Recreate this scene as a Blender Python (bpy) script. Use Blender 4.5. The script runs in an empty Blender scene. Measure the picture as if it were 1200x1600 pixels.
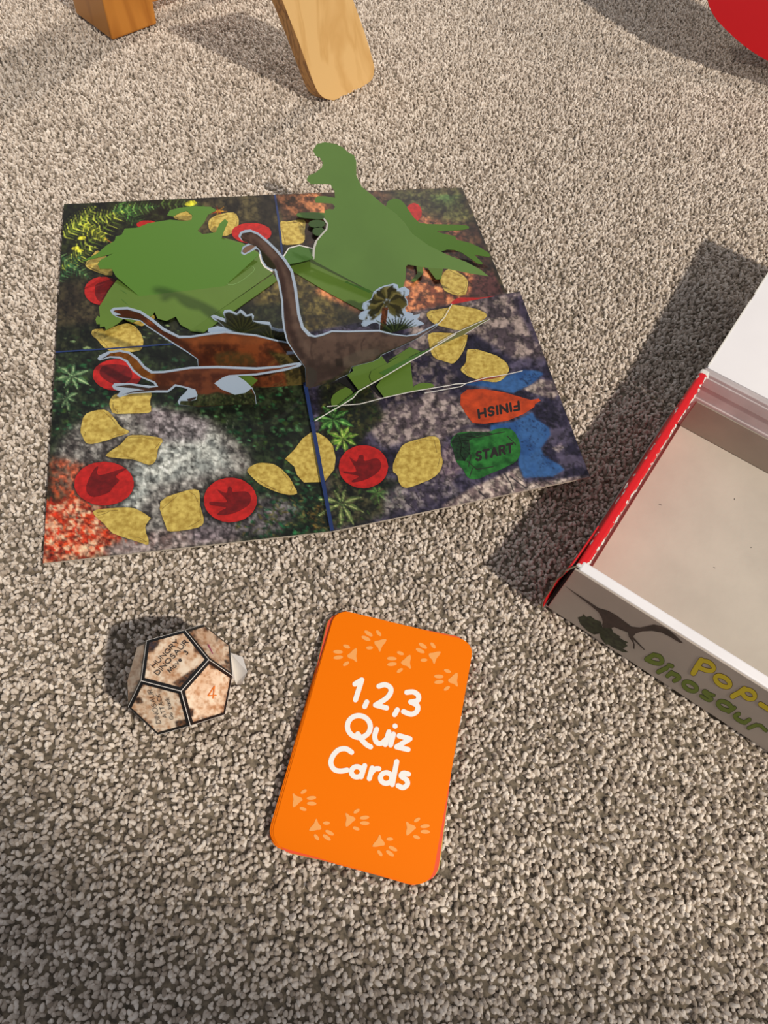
import bpy, math, random
import numpy as np
from mathutils import Vector
from mathutils.geometry import delaunay_2d_cdt
S = bpy.context.scene
C = S.collection
random.seed(7); rng = np.random.default_rng(7)

# ------------------------------------------------------------------ camera
PITCH, ROLL, FPX, CAMZ = 1.022128277, 0.146171366, 1043.763, 0.5
cp, sp = math.cos(PITCH), math.sin(PITCH)
FW = np.array([0, cp, -sp]); R0 = np.array([1, 0, 0.]); U0 = np.cross(R0, FW)
RT = math.cos(ROLL)*R0 + math.sin(ROLL)*U0
UP = -math.sin(ROLL)*R0 + math.cos(ROLL)*U0
CAM = np.array([0, 0, CAMZ])
cd = bpy.data.cameras.new('camera'); cam = bpy.data.objects.new('camera', cd); C.objects.link(cam)
cd.sensor_fit = 'VERTICAL'; cd.sensor_height = 36.0; cd.lens = FPX/1600*36.0
cd.clip_start = 0.01; cd.clip_end = 50
from mathutils import Matrix
M3 = Matrix((RT, UP, -FW)).transposed()
cam.matrix_world = Matrix.Translation(CAM) @ M3.to_4x4()
S.camera = cam

# ------------------------------------------------------------------ light
def lamp(name, loc, target, power, size, color, spot=None):
    if spot:
        l = bpy.data.lights.new(name, 'SPOT'); l.spot_size = spot[0]; l.spot_blend = spot[1]; l.shadow_soft_size = size
    else:
        l = bpy.data.lights.new(name, 'AREA'); l.shape = 'DISK'; l.size = size
    l.energy = power; l.color = color
    o = bpy.data.objects.new(name, l); C.objects.link(o); o.location = loc
    o.rotation_euler = (Vector(target)-Vector(loc)).to_track_quat('-Z', 'Y').to_euler()
    return o
lamp('ceiling_spot_key', (1.65, -0.85, 2.30), (0.0, 0.84, 0), 270, 0.05, (1.0, 0.90, 0.78), (math.radians(30), 0.16))  # cone edge cut to stand in for the camera holder's shadow in front
lamp('ceiling_spot_back', (0.20, 2.75, 2.30), (-0.55, 1.05, 0), 190, 0.05, (1.0, 0.92, 0.84), (math.radians(30), 1.0))
lamp('ceiling_spot_right', (2.6, 1.05, 2.30), (0.75, 1.35, 0), 90, 0.05, (1.0, 0.92, 0.84), (math.radians(34), 1.0))
w = bpy.data.worlds.new('world'); S.world = w; w.use_nodes = True
w.node_tree.nodes['Background'].inputs[0].default_value = (0.92, 0.93, 1.0, 1)
w.node_tree.nodes['Background'].inputs[1].default_value = 0.27
S.view_settings.view_transform = 'Standard'; S.view_settings.look = 'None'
S.view_settings.gamma = 1; S.view_settings.use_curve_mapping = False
S.view_settings.exposure = 0.2

# ------------------------------------------------------------------ helpers
def lin(c):
    c = np.asarray(c, float)/255.0
    return np.where(c <= 0.04045, c/12.92, ((c+0.055)/1.055)**2.4)
def lc(c): return (*[float(v) for v in lin(c)], 1.0)

def ray(px, py):
    return FW + RT*(px-600)/FPX - UP*(py-800)/FPX
def B(px, py, z=0.0):                       # pixel of the photo -> point on the level z
    d = ray(px, py); t = (z-CAMZ)/d[2]; return CAM+d*t
def hit(px, py, pl):                        # pixel -> point on a plane (point, normal)
    d = ray(px, py); P, n = pl; t = ((P-CAM)@n)/(d@n); return CAM+d*t
def proj(P):
    d = np.asarray(P)-CAM; z = d@FW
    return np.stack([600+FPX*(d@RT)/z, 800-FPX*(d@UP)/z], -1)
def unit(v): v = np.asarray(v, float); return v/np.linalg.norm(v)
def tr(ox, oy, s, pts): return [(ox+x*s, oy+y*s) for x, y in pts]
Z1 = lambda p: tr(60, 200, .366667, p)
Z2 = lambda p: tr(420, 200, .366667, p)
Z3 = lambda p: tr(60, 540, .366667, p)
C1 = lambda p: tr(420, 420, .25, p)
C2 = lambda p: tr(600, 400, .2, p)
C3 = lambda p: tr(130, 440, .3, p)
C6 = lambda p: tr(80, 280, .208333, p)
C7 = lambda p: tr(680, 560, .216667, p)
C8 = lambda p: tr(440, 640, .216667, p)
CD = lambda p: tr(400, 930, .3, p)
DZ = lambda p: tr(170, 960, .191667, p)
BF = lambda p: tr(1000, 1000, 1/6, p)
BD = lambda p: tr(880, 900, 1/6, p)

def smooth(pts, n=4, closed=True):          # Catmull-Rom
    P = [np.array(p, float) for p in pts]; out = []; N = len(P)
    for i in range(N if closed else N-1):
        if closed: a, b, c, d = P[i-1], P[i], P[(i+1) % N], P[(i+2) % N]
        else: a, b, c, d = P[max(i-1, 0)], P[i], P[i+1], P[min(i+2, N-1)]
        for k in range(n):
            t = k/n
            out.append(tuple(0.5*((2*b)+(-a+c)*t+(2*a-5*b+4*c-d)*t*t+(-a+3*b-3*c+d)*t**3)))
    if not closed: out.append(tuple(P[-1]))
    return out
def ell(cx, cy, rx, ry, rot=0, n=28, wob=0.0):
    c, s = math.cos(math.radians(rot)), math.sin(math.radians(rot)); o = []
    for i in range(n):
        a = 2*math.pi*i/n; k = 1+wob*(random.random()-.5)
        x, y = rx*k*math.cos(a), ry*k*math.sin(a); o.append((cx+c*x-s*y, cy+s*x+c*y))
    return o

def link(name, me, m=None, parent=None, smoothf=False):
    o = bpy.data.objects.new(name, me); C.objects.link(o)
    if m is not None:
        for x in (m if isinstance(m, (list, tuple)) else [m]): me.materials.append(x)
    if parent: o.parent = parent
    if smoothf: me.polygons.foreach_set('use_smooth', [True]*len(me.polygons))
    me.update(); return o
def thing(name, label, cat, loc=(0, 0, 0), group=None):
    o = bpy.data.objects.new(name, None); C.objects.link(o); o.empty_display_size = .02
    o.location = loc; tag(o, label, cat, group); return o
def tag(o, label=None, cat=None, group=None, kind=None):
    if label: o['label'] = label
    if cat: o['category'] = cat
    if group: o['group'] = group
    if kind: o['kind'] = kind
    return o
def put(o, root):                           # parent while keeping world-space vertices
    o.parent = root; o.matrix_parent_inverse = Matrix.Translation(-Vector(root.location)) if root.type == 'EMPTY' else Matrix.Identity(4)
    return o

# ------------------------------------------------------------------ materials
def mat(name, color=(128, 128, 128), rough=.5, bump=0.0, bscale=300, var=0.0, vscale=60, attr=False, spec=.5, var_col=None, metal=0):
    m = bpy.data.materials.new(name); m.use_nodes = True; nt = m.node_tree; b = nt.nodes['Principled BSDF']
    b.inputs['Roughness'].default_value = rough; b.inputs['Specular IOR Level'].default_value = spec
    b.inputs['Metallic'].default_value = metal
    src = None
    if attr:
        a = nt.nodes.new('ShaderNodeAttribute'); a.attribute_name = 'Col'; src = a.outputs['Color']
    tc = nt.nodes.new('ShaderNodeTexCoord')
    if var > 0:
        n = nt.nodes.new('ShaderNodeTexNoise'); n.inputs['Scale'].default_value = vscale; n.inputs['Detail'].default_value = 6
        nt.links.new(tc.outputs['Object'], n.inputs['Vector'])
        r = nt.nodes.new('ShaderNodeValToRGB'); r.color_ramp.elements[0].position = .35; r.color_ramp.elements[1].position = .68
        vc = var_col if var_col is not None else [c*(1-var) for c in color]
        r.color_ramp.elements[0].color = lc(vc); r.color_ramp.elements[1].color = lc(color)
        nt.links.new(n.outputs['Fac'], r.inputs['Fac'])
        if src is None: src = r.outputs['Color']
    if src is not None: nt.links.new(src, b.inputs['Base Color'])
    else: b.inputs['Base Color'].default_value = lc(color)
    if bump > 0:
        n2 = nt.nodes.new('ShaderNodeTexNoise'); n2.inputs['Scale'].default_value = bscale; n2.inputs['Detail'].default_value = 3
        nt.links.new(tc.outputs['Object'], n2.inputs['Vector'])
        bp = nt.nodes.new('ShaderNodeBump'); bp.inputs['Strength'].default_value = bump; bp.inputs['Distance'].default_value = .001
        nt.links.new(n2.outputs['Fac'], bp.inputs['Height']); nt.links.new(bp.outputs['Normal'], b.inputs['Normal'])
    return m
M = {}
M['print'] = mat('printed_card', rough=.42, attr=True, spec=.4)
M['board_edge'] = mat('board_edge', (196, 186, 170), .8)
M['green'] = mat('green_card', (94, 125, 46), .5, bump=.15, bscale=60, var=.06, vscale=14, spec=.35)
M['green_shaded'] = mat('green_card_shaded', (70, 112, 44), .5, spec=.35)  # darker copy of the green card, shade painted into the colour
M['stone'] = mat('printed_stone', (226, 202, 106), .45, var=.3, vscale=230, spec=.4, var_col=(176, 146, 62))
M['stone_edge'] = mat('printed_stone_crevice', (120, 98, 48), .5, spec=.4)
M['red_spot'] = mat('printed_red_spot', (208, 38, 34), .45, var=.2, vscale=200, spec=.4)
M['red_track'] = mat('printed_red_track', (132, 22, 24), .45, var=.25, vscale=200, spec=.4)
M['finish'] = mat('printed_finish', (212, 76, 32), .45, var=.25, vscale=120, spec=.4)
M['start'] = mat('printed_start', (48, 128, 52), .45, var=.75, vscale=120, spec=.4, var_col=(22, 74, 28))
M['ink'] = mat('printed_ink', (36, 30, 28), .5)
M['blue_tape'] = mat('blue_tape', (30, 52, 104), .45)
M['fray'] = mat('torn_paper', (226, 224, 216), .9)
M['olive'] = mat('lifted_card_underside', (112, 112, 62), .6)
M['rustred'] = mat('lifted_card_red', (146, 62, 44), .6)
M['black'] = mat('gap_shade_black', (8, 8, 8), .9)  # painted shade for the inside of slots and the split corner
M['outline'] = mat('pale_blue_border', (176, 196, 218), .45, spec=.4)
M['orange'] = mat('orange_card', (255, 126, 0), .5, spec=.12)
M['orange_edge'] = mat('orange_card_edge', (232, 128, 62), .6)
M['salmon'] = mat('salmon_card', (240, 92, 52), .45)
M['yellowgreen'] = mat('yellow_card', (214, 206, 96), .5)
M['white_ink'] = mat('white_print', (255, 253, 248), .42, spec=.35)
M['paw'] = mat('peach_print', (255, 176, 96), .4, spec=.35)
M['box_grey'] = mat('grey_box_card', (182, 170, 158), .55, bump=.08, bscale=80, var=.06, vscale=20)
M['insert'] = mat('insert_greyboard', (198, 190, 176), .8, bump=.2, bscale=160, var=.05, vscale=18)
M['insert_shaded'] = mat('insert_flap', (156, 148, 134), .8, bump=.1, bscale=100, var=.06, vscale=30)  # same insert card, darkened in colour for its shaded upright side
M['white_card'] = mat('white_box_card', (248, 246, 248), .42, bump=.1, bscale=25, var=.03, vscale=12)
M['lav_card'] = mat('inner_wall_card', (200, 190, 190), .45, bump=.25, bscale=40, var=.08, vscale=40)
M['red_box'] = mat('red_box_print', (222, 22, 30), .4, bump=.1, bscale=90)
M['brown_card'] = mat('bare_cardboard', (128, 112, 92), .85, var=.3, vscale=150)
M['pop'] = mat('yellow_letter', (212, 190, 24), .45)
M['popline'] = mat('brown_letter_outline', (92, 60, 30), .5)
M['dgreen'] = mat('green_letter', (104, 124, 34), .45)
M['dgreen_line'] = mat('dark_green_outline', (56, 66, 28), .5)
M['dino_dark'] = mat('dark_brown_print', (74, 58, 54), .5, var=.25, vscale=120)
M['bush'] = mat('dark_bush_print', (62, 70, 46), .5, var=.5, vscale=260)
M['magenta'] = mat('magenta_print', (176, 62, 110), .5)
M['orange_ink'] = mat('orange_print', (240, 128, 30), .5)
M['die_edge'] = mat('black_edge_print', (16, 14, 14), .45)
M['paper'] = mat('white_paper', (238, 234, 228), .7)

def wood(name, c1, c2, scale, stretch, dirv):
    m = bpy.data.materials.new(name); m.use_nodes = True; nt = m.node_tree; b = nt.nodes['Principled BSDF']
    b.inputs['Roughness'].default_value = .38
    tc = nt.nodes.new('ShaderNodeTexCoord'); mp = nt.nodes.new('ShaderNodeMapping')
    nt.links.new(tc.outputs['Object'], mp.inputs['Vector']); mp.inputs['Scale'].default_value = stretch
    mp.inputs['Rotation'].default_value = dirv
    n = nt.nodes.new('ShaderNodeTexNoise'); n.inputs['Scale'].default_value = scale; n.inputs['Detail'].default_value = 4; n.inputs['Distortion'].default_value = 1.2
    nt.links.new(mp.outputs['Vector'], n.inputs['Vector'])
    wv = nt.nodes.new('ShaderNodeMath'); wv.operation = 'PINGPONG'; wv.inputs[1].default_value = .12
    nt.links.new(n.outputs['Fac'], wv.inputs[0])
    r = nt.nodes.new('ShaderNodeValToRGB'); r.color_ramp.elements[0].color = lc(c2); r.color_ramp.elements[1].color = lc(c1)
    r.color_ramp.elements[0].position = 0; r.color_ramp.elements[1].position = .05
    nt.links.new(wv.outputs[0], r.inputs['Fac']); nt.links.new(r.outputs['Color'], b.inputs['Base Color'])
    return m
M['pine'] = wood('orange_varnished_wood', (208, 138, 56), (180, 112, 40), 9, (1, 1, .15), (0, 0, 0))
M['ply'] = wood('pale_plywood', (236, 194, 128), (222, 176, 108), 7, (1.5, 1.5, .35), (0.3, 0, 0))
M['ply_edge'] = wood('plywood_edge', (204, 150, 84), (150, 100, 50), 60, (1, 1, .1), (0, 0, 0))
M['red_paint'] = mat('red_paint', (196, 8, 18), .35, bump=.04, bscale=200)

# ------------------------------------------------------------------ print canvas
def vnoise(x, y, sc, seed=0):
    r = np.random.default_rng(seed).random((256, 256))
    X = x/sc; Y = y/sc; xi = np.floor(X).astype(int); yi = np.floor(Y).astype(int); fx = X-xi; fy = Y-yi
    fx = fx*fx*(3-2*fx); fy = fy*fy*(3-2*fy)
    g = lambda a, b: r[a % 256, b % 256]
    return (g(xi, yi)*(1-fx)+g(xi+1, yi)*fx)*(1-fy)+(g(xi, yi+1)*(1-fx)+g(xi+1, yi+1)*fx)*fy
def fbm(x, y, sc, seed=0, o=4):
    s = 0; a = 1; t = 0
    for i in range(o): s = s+a*vnoise(x+17*i, y+31*i, sc/2**i, seed+i); t += a; a *= .55
    return s/t
class Canvas:
    def __init__(s, x0, y0, x1, y1, k=1.5, base=(60, 60, 50)):
        s.x0, s.y0, s.k = x0, y0, k; s.w = int((x1-x0)*k); s.h = int((y1-y0)*k)
        s.a = np.zeros((s.h, s.w, 3)); s.a[:] = base
        s.X, s.Y = np.meshgrid(x0+(np.arange(s.w)+.5)/k, y0+(np.arange(s.h)+.5)/k)
    def mask(s, poly, blur=0):
        P = np.array(poly, float); m = np.zeros((s.h, s.w)); pad = 4+blur*3
        i0 = max(0, int((P[:, 0].min()-s.x0-pad)*s.k)); i1 = min(s.w, int((P[:, 0].max()-s.x0+pad)*s.k)+1)
        j0 = max(0, int((P[:, 1].min()-s.y0-pad)*s.k)); j1 = min(s.h, int((P[:, 1].max()-s.y0+pad)*s.k)+1)
        if i1 <= i0 or j1 <= j0: return m, (0, 0, 0, 0)
        X = s.X[j0:j1, i0:i1]; Y = s.Y[j0:j1, i0:i1]; ins = np.zeros(X.shape, bool); n = len(P)
        for q in range(n):
            x1, y1 = P[q]; x2, y2 = P[(q+1) % n]
            if y1 == y2: continue
            ins ^= ((y1 > Y) != (y2 > Y)) & (X < (x2-x1)*(Y-y1)/(y2-y1)+x1)
        v = ins.astype(float)
        if blur:
            r = max(1, int(blur*s.k*.6))
            for _ in range(3):
                for ax in (0, 1):
                    c = np.cumsum(np.pad(v, [(r+1, r) if a == ax else (0, 0) for a in (0, 1)], mode='edge'), axis=ax)
                    v = (np.take(c, range(2*r+1, c.shape[ax]), ax)-np.take(c, range(0, c.shape[ax]-2*r-1), ax))/(2*r+1)
        m[j0:j1, i0:i1] = v; return m, (j0, j1, i0, i1)
    def fill(s, poly, col, blur=0, op=1.0, col2=None, sc=12, seed=1, gain=1.0, thr=.5):
        m, (j0, j1, i0, i1) = s.mask(poly, blur)
        if i1 <= i0: return
        m = m[j0:j1, i0:i1, None]*op; a = s.a[j0:j1, i0:i1]; c = np.array(col, float)
        if col2 is not None:
            n = fbm(s.X[j0:j1, i0:i1], s.Y[j0:j1, i0:i1], sc, seed)
            n = np.clip((n-thr)*4*gain+.5, 0, 1)[..., None]; c = c*(1-n)+np.array(col2, float)*n
        s.a[j0:j1, i0:i1] = a*(1-m)+c*m
    def stroke(s, pts, wd, col, op=1.0, w2=None, blur=0):
        s.fill(ribbon2d(pts, wd, wd if w2 is None else w2), col, blur, op)
    def leafy(s, poly, cols, n, size, seed, ang=(0, 180), asp=.4):
        r = np.random.default_rng(seed); P = np.array(poly); lo, hi = P.min(0), P.max(0)
        m, _ = s.mask(poly)
        for _ in range(n):
            x, y = lo+(hi-lo)*r.random(2); j = int((y-s.y0)*s.k); i = int((x-s.x0)*s.k)
            if not (0 <= i < s.w and 0 <= j < s.h) or m[j, i] < .5: continue
            z = size*(.5+r.random()); s.fill(ell(x, y, z, z*asp, ang[0]+r.random()*(ang[1]-ang[0]), 8), cols[r.integers(len(cols))], 0, .55+.4*r.random())
    def star(s, x, y, L, n, col, col2, rot=0, wd=.16):
        for i in range(n):
            a = math.radians(rot+i*360/n+random.uniform(-10, 10)); l = L*random.uniform(.75, 1.1)
            p0 = np.array([x, y]); d = np.array([math.cos(a), math.sin(a)*.85]); q = np.array([-d[1], d[0]])
            tip = p0+d*l+np.array([0, l*.12]); mid = p0+d*l*.5
            s.fill([p0, mid+q*l*wd, tip, mid-q*l*wd], col, 0, .9)
            s.fill([p0, mid+q*l*wd*.45, tip, mid-q*l*.01], col2, 0, .8)
    def fern(s, x0, y0, x1, y1, L, col, col2, n=16):
        a = np.array([x0, y0], float); b = np.array([x1, y1], float); d = unit(b-a); q = np.array([-d[1], d[0]])
        s.stroke([a, b], 1.2, col2)
        for i in range(n):
            t = (i+.5)/n; p = a+(b-a)*t; l = L*math.sin(math.pi*min(1, .25+t*.75))*1.0+1
            for sg in (1, -1):
                e = p+q*sg*l+d*l*.55; c = col if (i+sg) % 2 else col2
                s.fill([p-d*1.5, p+d*1.5, e], c, 0, .95)
    def sample(s, px, py):
        x = np.clip((px-s.x0)*s.k-.5, 0, s.w-1.001); y = np.clip((py-s.y0)*s.k-.5, 0, s.h-1.001)
        i = x.astype(int); j = y.astype(int); i2 = np.minimum(i+1, s.w-1); j2 = np.minimum(j+1, s.h-1)
        fx = (x-i)[:, None]; fy = (y-j)[:, None]
        return (s.a[j, i]*(1-fx)+s.a[j, i2]*fx)*(1-fy)+(s.a[j2, i]*(1-fx)+s.a[j2, i2]*fx)*fy

def ribbon2d(pts, w0, w1=None):             # outline of a round-ended stroke
    w1 = w0 if w1 is None else w1
    P = [np.array(p, float) for p in pts]; n = len(P); Lf, Rt = [], []
    for i in range(n):
        d = unit(P[min(i+1, n-1)]-P[max(i-1, 0)]+1e-9); q = np.array([-d[1], d[0]]); r = (w0+(w1-w0)*i/(n-1))/2
        if 0 < i < n-1:
            d1 = unit(P[i]-P[i-1]+1e-9); d2 = unit(P[i+1]-P[i]+1e-9); r = r/max(.6, math.sqrt(max(0, (1+d1@d2)/2)))
        Lf.append(P[i]+q*r); Rt.append(P[i]-q*r)
    return Lf+Rt[::-1]

def setcol(me, cols):
    a = me.color_attributes.new('Col', 'FLOAT_COLOR', 'POINT')
    v = np.ones((len(me.vertices), 4), np.float32); v[:, :3] = cols
    a.data.foreach_set('color', v.ravel())

def flat(name, polys, pl, m, parent, off=0.0, lift=None):
    """thin ink or card shapes on a plane; polys: list of pixel outlines, joined as one part"""
    P, n = pl; Q = (P+n*off, n); vs = []; fs = []
    for poly in polys:
        b = len(vs); poly = [tuple(map(float, p)) for p in poly]
        r = delaunay_2d_cdt([Vector(p) for p in poly], [], [list(range(len(poly)))], 1, 1e-5)
        for v in r[0]: vs.append(tuple(hit(v.x, v.y, Q)))
        for f in r[2]: fs.append([b+i for i in f])
    me = bpy.data.meshes.new(name); me.from_pydata(vs, [], fs); fixn(me, n)
    o = link(name, me, m); put(o, parent) if parent else None; return o
def fixn(me, n):
    me.update(); nn = Vector(n)
    fl = [p for p in me.polygons if p.normal.dot(nn) < 0]
    for p in fl: p.flip()
    me.update()
def strokes(name, lines, wpx, pl, m, parent, off):
    """lettering: each polyline becomes a round-ended band; bands are merged into clean shapes"""
    P, n = pl; Q = (P+n*off, n); pv = []; pf = []
    def poly(pp):
        b = len(pv); pp = [tuple(p) for p in pp]; ar = sum(pp[i][0]*pp[(i+1) % len(pp)][1]-pp[(i+1) % len(pp)][0]*pp[i][1] for i in range(len(pp))); pp = pp if ar > 0 else pp[::-1]; pv.extend(Vector((float(x), float(y))) for x, y in pp); pf.append(list(range(b, b+len(pp))))
    for ln in lines:
        ww = wpx
        if isinstance(ln, tuple) and len(ln) == 2 and isinstance(ln[1], float): ln, ww = ln
        for i, p in enumerate(ln):
            poly(ell(p[0], p[1], ww/2, ww/2, 0, 12))
            if i+1 < len(ln):
                a = np.array(p, float); c = np.array(ln[i+1], float)
                if np.hypot(*(c-a)) < 1e-4: continue
                d = unit(c-a); q = np.array([-d[1], d[0]])*ww/2
                poly([a+q, c+q, c-q, a-q])
    r = delaunay_2d_cdt(pv, [], pf, 0, 1e-4)
    me = bpy.data.meshes.new(name); me.from_pydata([tuple(hit(v.x, v.y, Q)) for v in r[0]], [], [list(f) for f, q in zip(r[2], r[5]) if q]); fixn(me, n)
    o = link(name, me, m); put(o, parent) if parent else None
    if name in ('crevice', 'torn_edge', 'crease', 'title_line'): o['kind'] = 'stuff'
    return o
def sheet(name, poly, pl, m, parent, cv=None, step=2.0, thick=.0006, off=0.0, bend=None, rim=None):
    """a cut-out sheet of card: outline in pixels on a plane, real thickness behind"""
    P, n = pl; Q = (P+n*off, n); poly = [tuple(map(float, p)) for p in poly]; N = len(poly)
    A = np.array(poly); pts = [Vector(p) for p in poly]
    if step:
        xs = np.arange(A[:, 0].min(), A[:, 0].max(), step); ys = np.arange(A[:, 1].min(), A[:, 1].max(), step*.866)
        X, Y = np.meshgrid(xs, ys); X = X+(np.arange(len(ys)) % 2)[:, None]*step/2; X = X.ravel(); Y = Y.ravel()
        ins = np.zeros(X.shape, bool); dm = np.full(X.shape, 1e9)
        for q in range(N):
            x1, y1 = A[q]; x2, y2 = A[(q+1) % N]
            if y1 != y2: ins ^= ((y1 > Y) != (y2 > Y)) & (X < (x2-x1)*(Y-y1)/(y2-y1)+x1)
            L2 = (x2-x1)**2+(y2-y1)**2+1e-9; t = np.clip(((X-x1)*(x2-x1)+(Y-y1)*(y2-y1))/L2, 0, 1)
            dm = np.minimum(dm, np.hypot(X-x1-t*(x2-x1), Y-y1-t*(y2-y1)))
        k = ins & (dm > step*.5); pts += [Vector((float(a), float(b))) for a, b in zip(X[k], Y[k])]
    r = delaunay_2d_cdt(pts, [], [list(range(N))], 1, 1e-5)
    uv = np.array([[v.x, v.y] for v in r[0]]); W = np.array([hit(u[0], u[1], Q) for u in uv]); nv = len(W)
    if bend is not None: W = bend(W)
    faces = [list(f) for f in r[2]]
    if (np.cross(W[faces[0][1]]-W[faces[0][0]], W[faces[0][2]]-W[faces[0][0]])@n) < 0: faces = [f[::-1] for f in faces]
    cnt = {}
    for f in faces:
        for i in range(len(f)):
            cnt[(f[i], f[(i+1) % len(f)])] = 1
    edge = [(a, b) for a, b in cnt if (b, a) not in cnt]
    allv = np.vstack([W, W-n*thick])
    back = [[i+nv for i in f[::-1]] for f in faces]; side = [[b, a, a+nv, b+nv] for a, b in edge]
    me = bpy.data.meshes.new(name); me.from_pydata(allv.tolist(), [], faces+back+side)
    if cv is not None:
        c = lin(cv.sample(uv[:, 0], uv[:, 1])); setcol(me, np.vstack([c, c]))
    mats = [m] if rim is None else [m, rim]
    if rim is not None:
        mi = [0]*len(faces)+[1]*(len(back)+len(side)); me.polygons.foreach_set('material_index', mi)
    o = link(name, me, mats); put(o, parent) if parent else None; return o
def boxmesh(name, P, m, parent):            # 8 corners: bottom 0-3, top 4-7
    me = bpy.data.meshes.new(name)
    me.from_pydata([tuple(map(float, p)) for p in P], [], [(3, 2, 1, 0), (4, 5, 6, 7), (0, 1, 5, 4), (1, 2, 6, 5), (2, 3, 7, 6), (3, 0, 4, 7)])
    import bmesh
    b = bmesh.new(); b.from_mesh(me); bmesh.ops.recalc_face_normals(b, faces=b.faces); b.to_mesh(me); b.free()
    o = link(name, me, m); put(o, parent) if parent else None; return o
def slab(p0, d1, d2, d3):                   # parallelepiped corners
    p0, d1, d2, d3 = map(np.asarray, (p0, d1, d2, d3))
    return [p0, p0+d1, p0+d1+d2, p0+d2, p0+d3, p0+d1+d3, p0+d1+d2+d3, p0+d2+d3]
def bevel(o, wd, seg=2):
    b = o.modifiers.new('bevel', 'BEVEL'); b.width = wd; b.segments = seg; b.limit_method = 'ANGLE'; return o
ZN = np.array([0, 0, 1.])
def level(z): return (np.array([0, 0, z]), ZN)
def upright(p0, p1, z, lean):               # plane standing on the line p0-p1 (pixels) at height z, leaning back
    a = B(*p0, z); b = B(*p1, z); d = unit(b-a); h = unit(np.cross(d, ZN))
    if h@(CAM-a) < 0: h = -h
    L = math.radians(lean); n = h*math.cos(L)+ZN*math.sin(L); return (a, n)

# ------------------------------------------------------------------ floor + carpet pile
me = bpy.data.meshes.new('floor'); me.from_pydata([(-3, -3, -.0045), (3, -3, -.0045), (3, 4.5, -.0045), (-3, 4.5, -.0045)], [], [(0, 1, 2, 3)])
M['backing'] = mat('carpet_backing', (140, 127, 108), .95, var=.4, vscale=260, bump=.8, bscale=260)
tag(link('floor', me, M['backing']), kind='structure')

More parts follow.
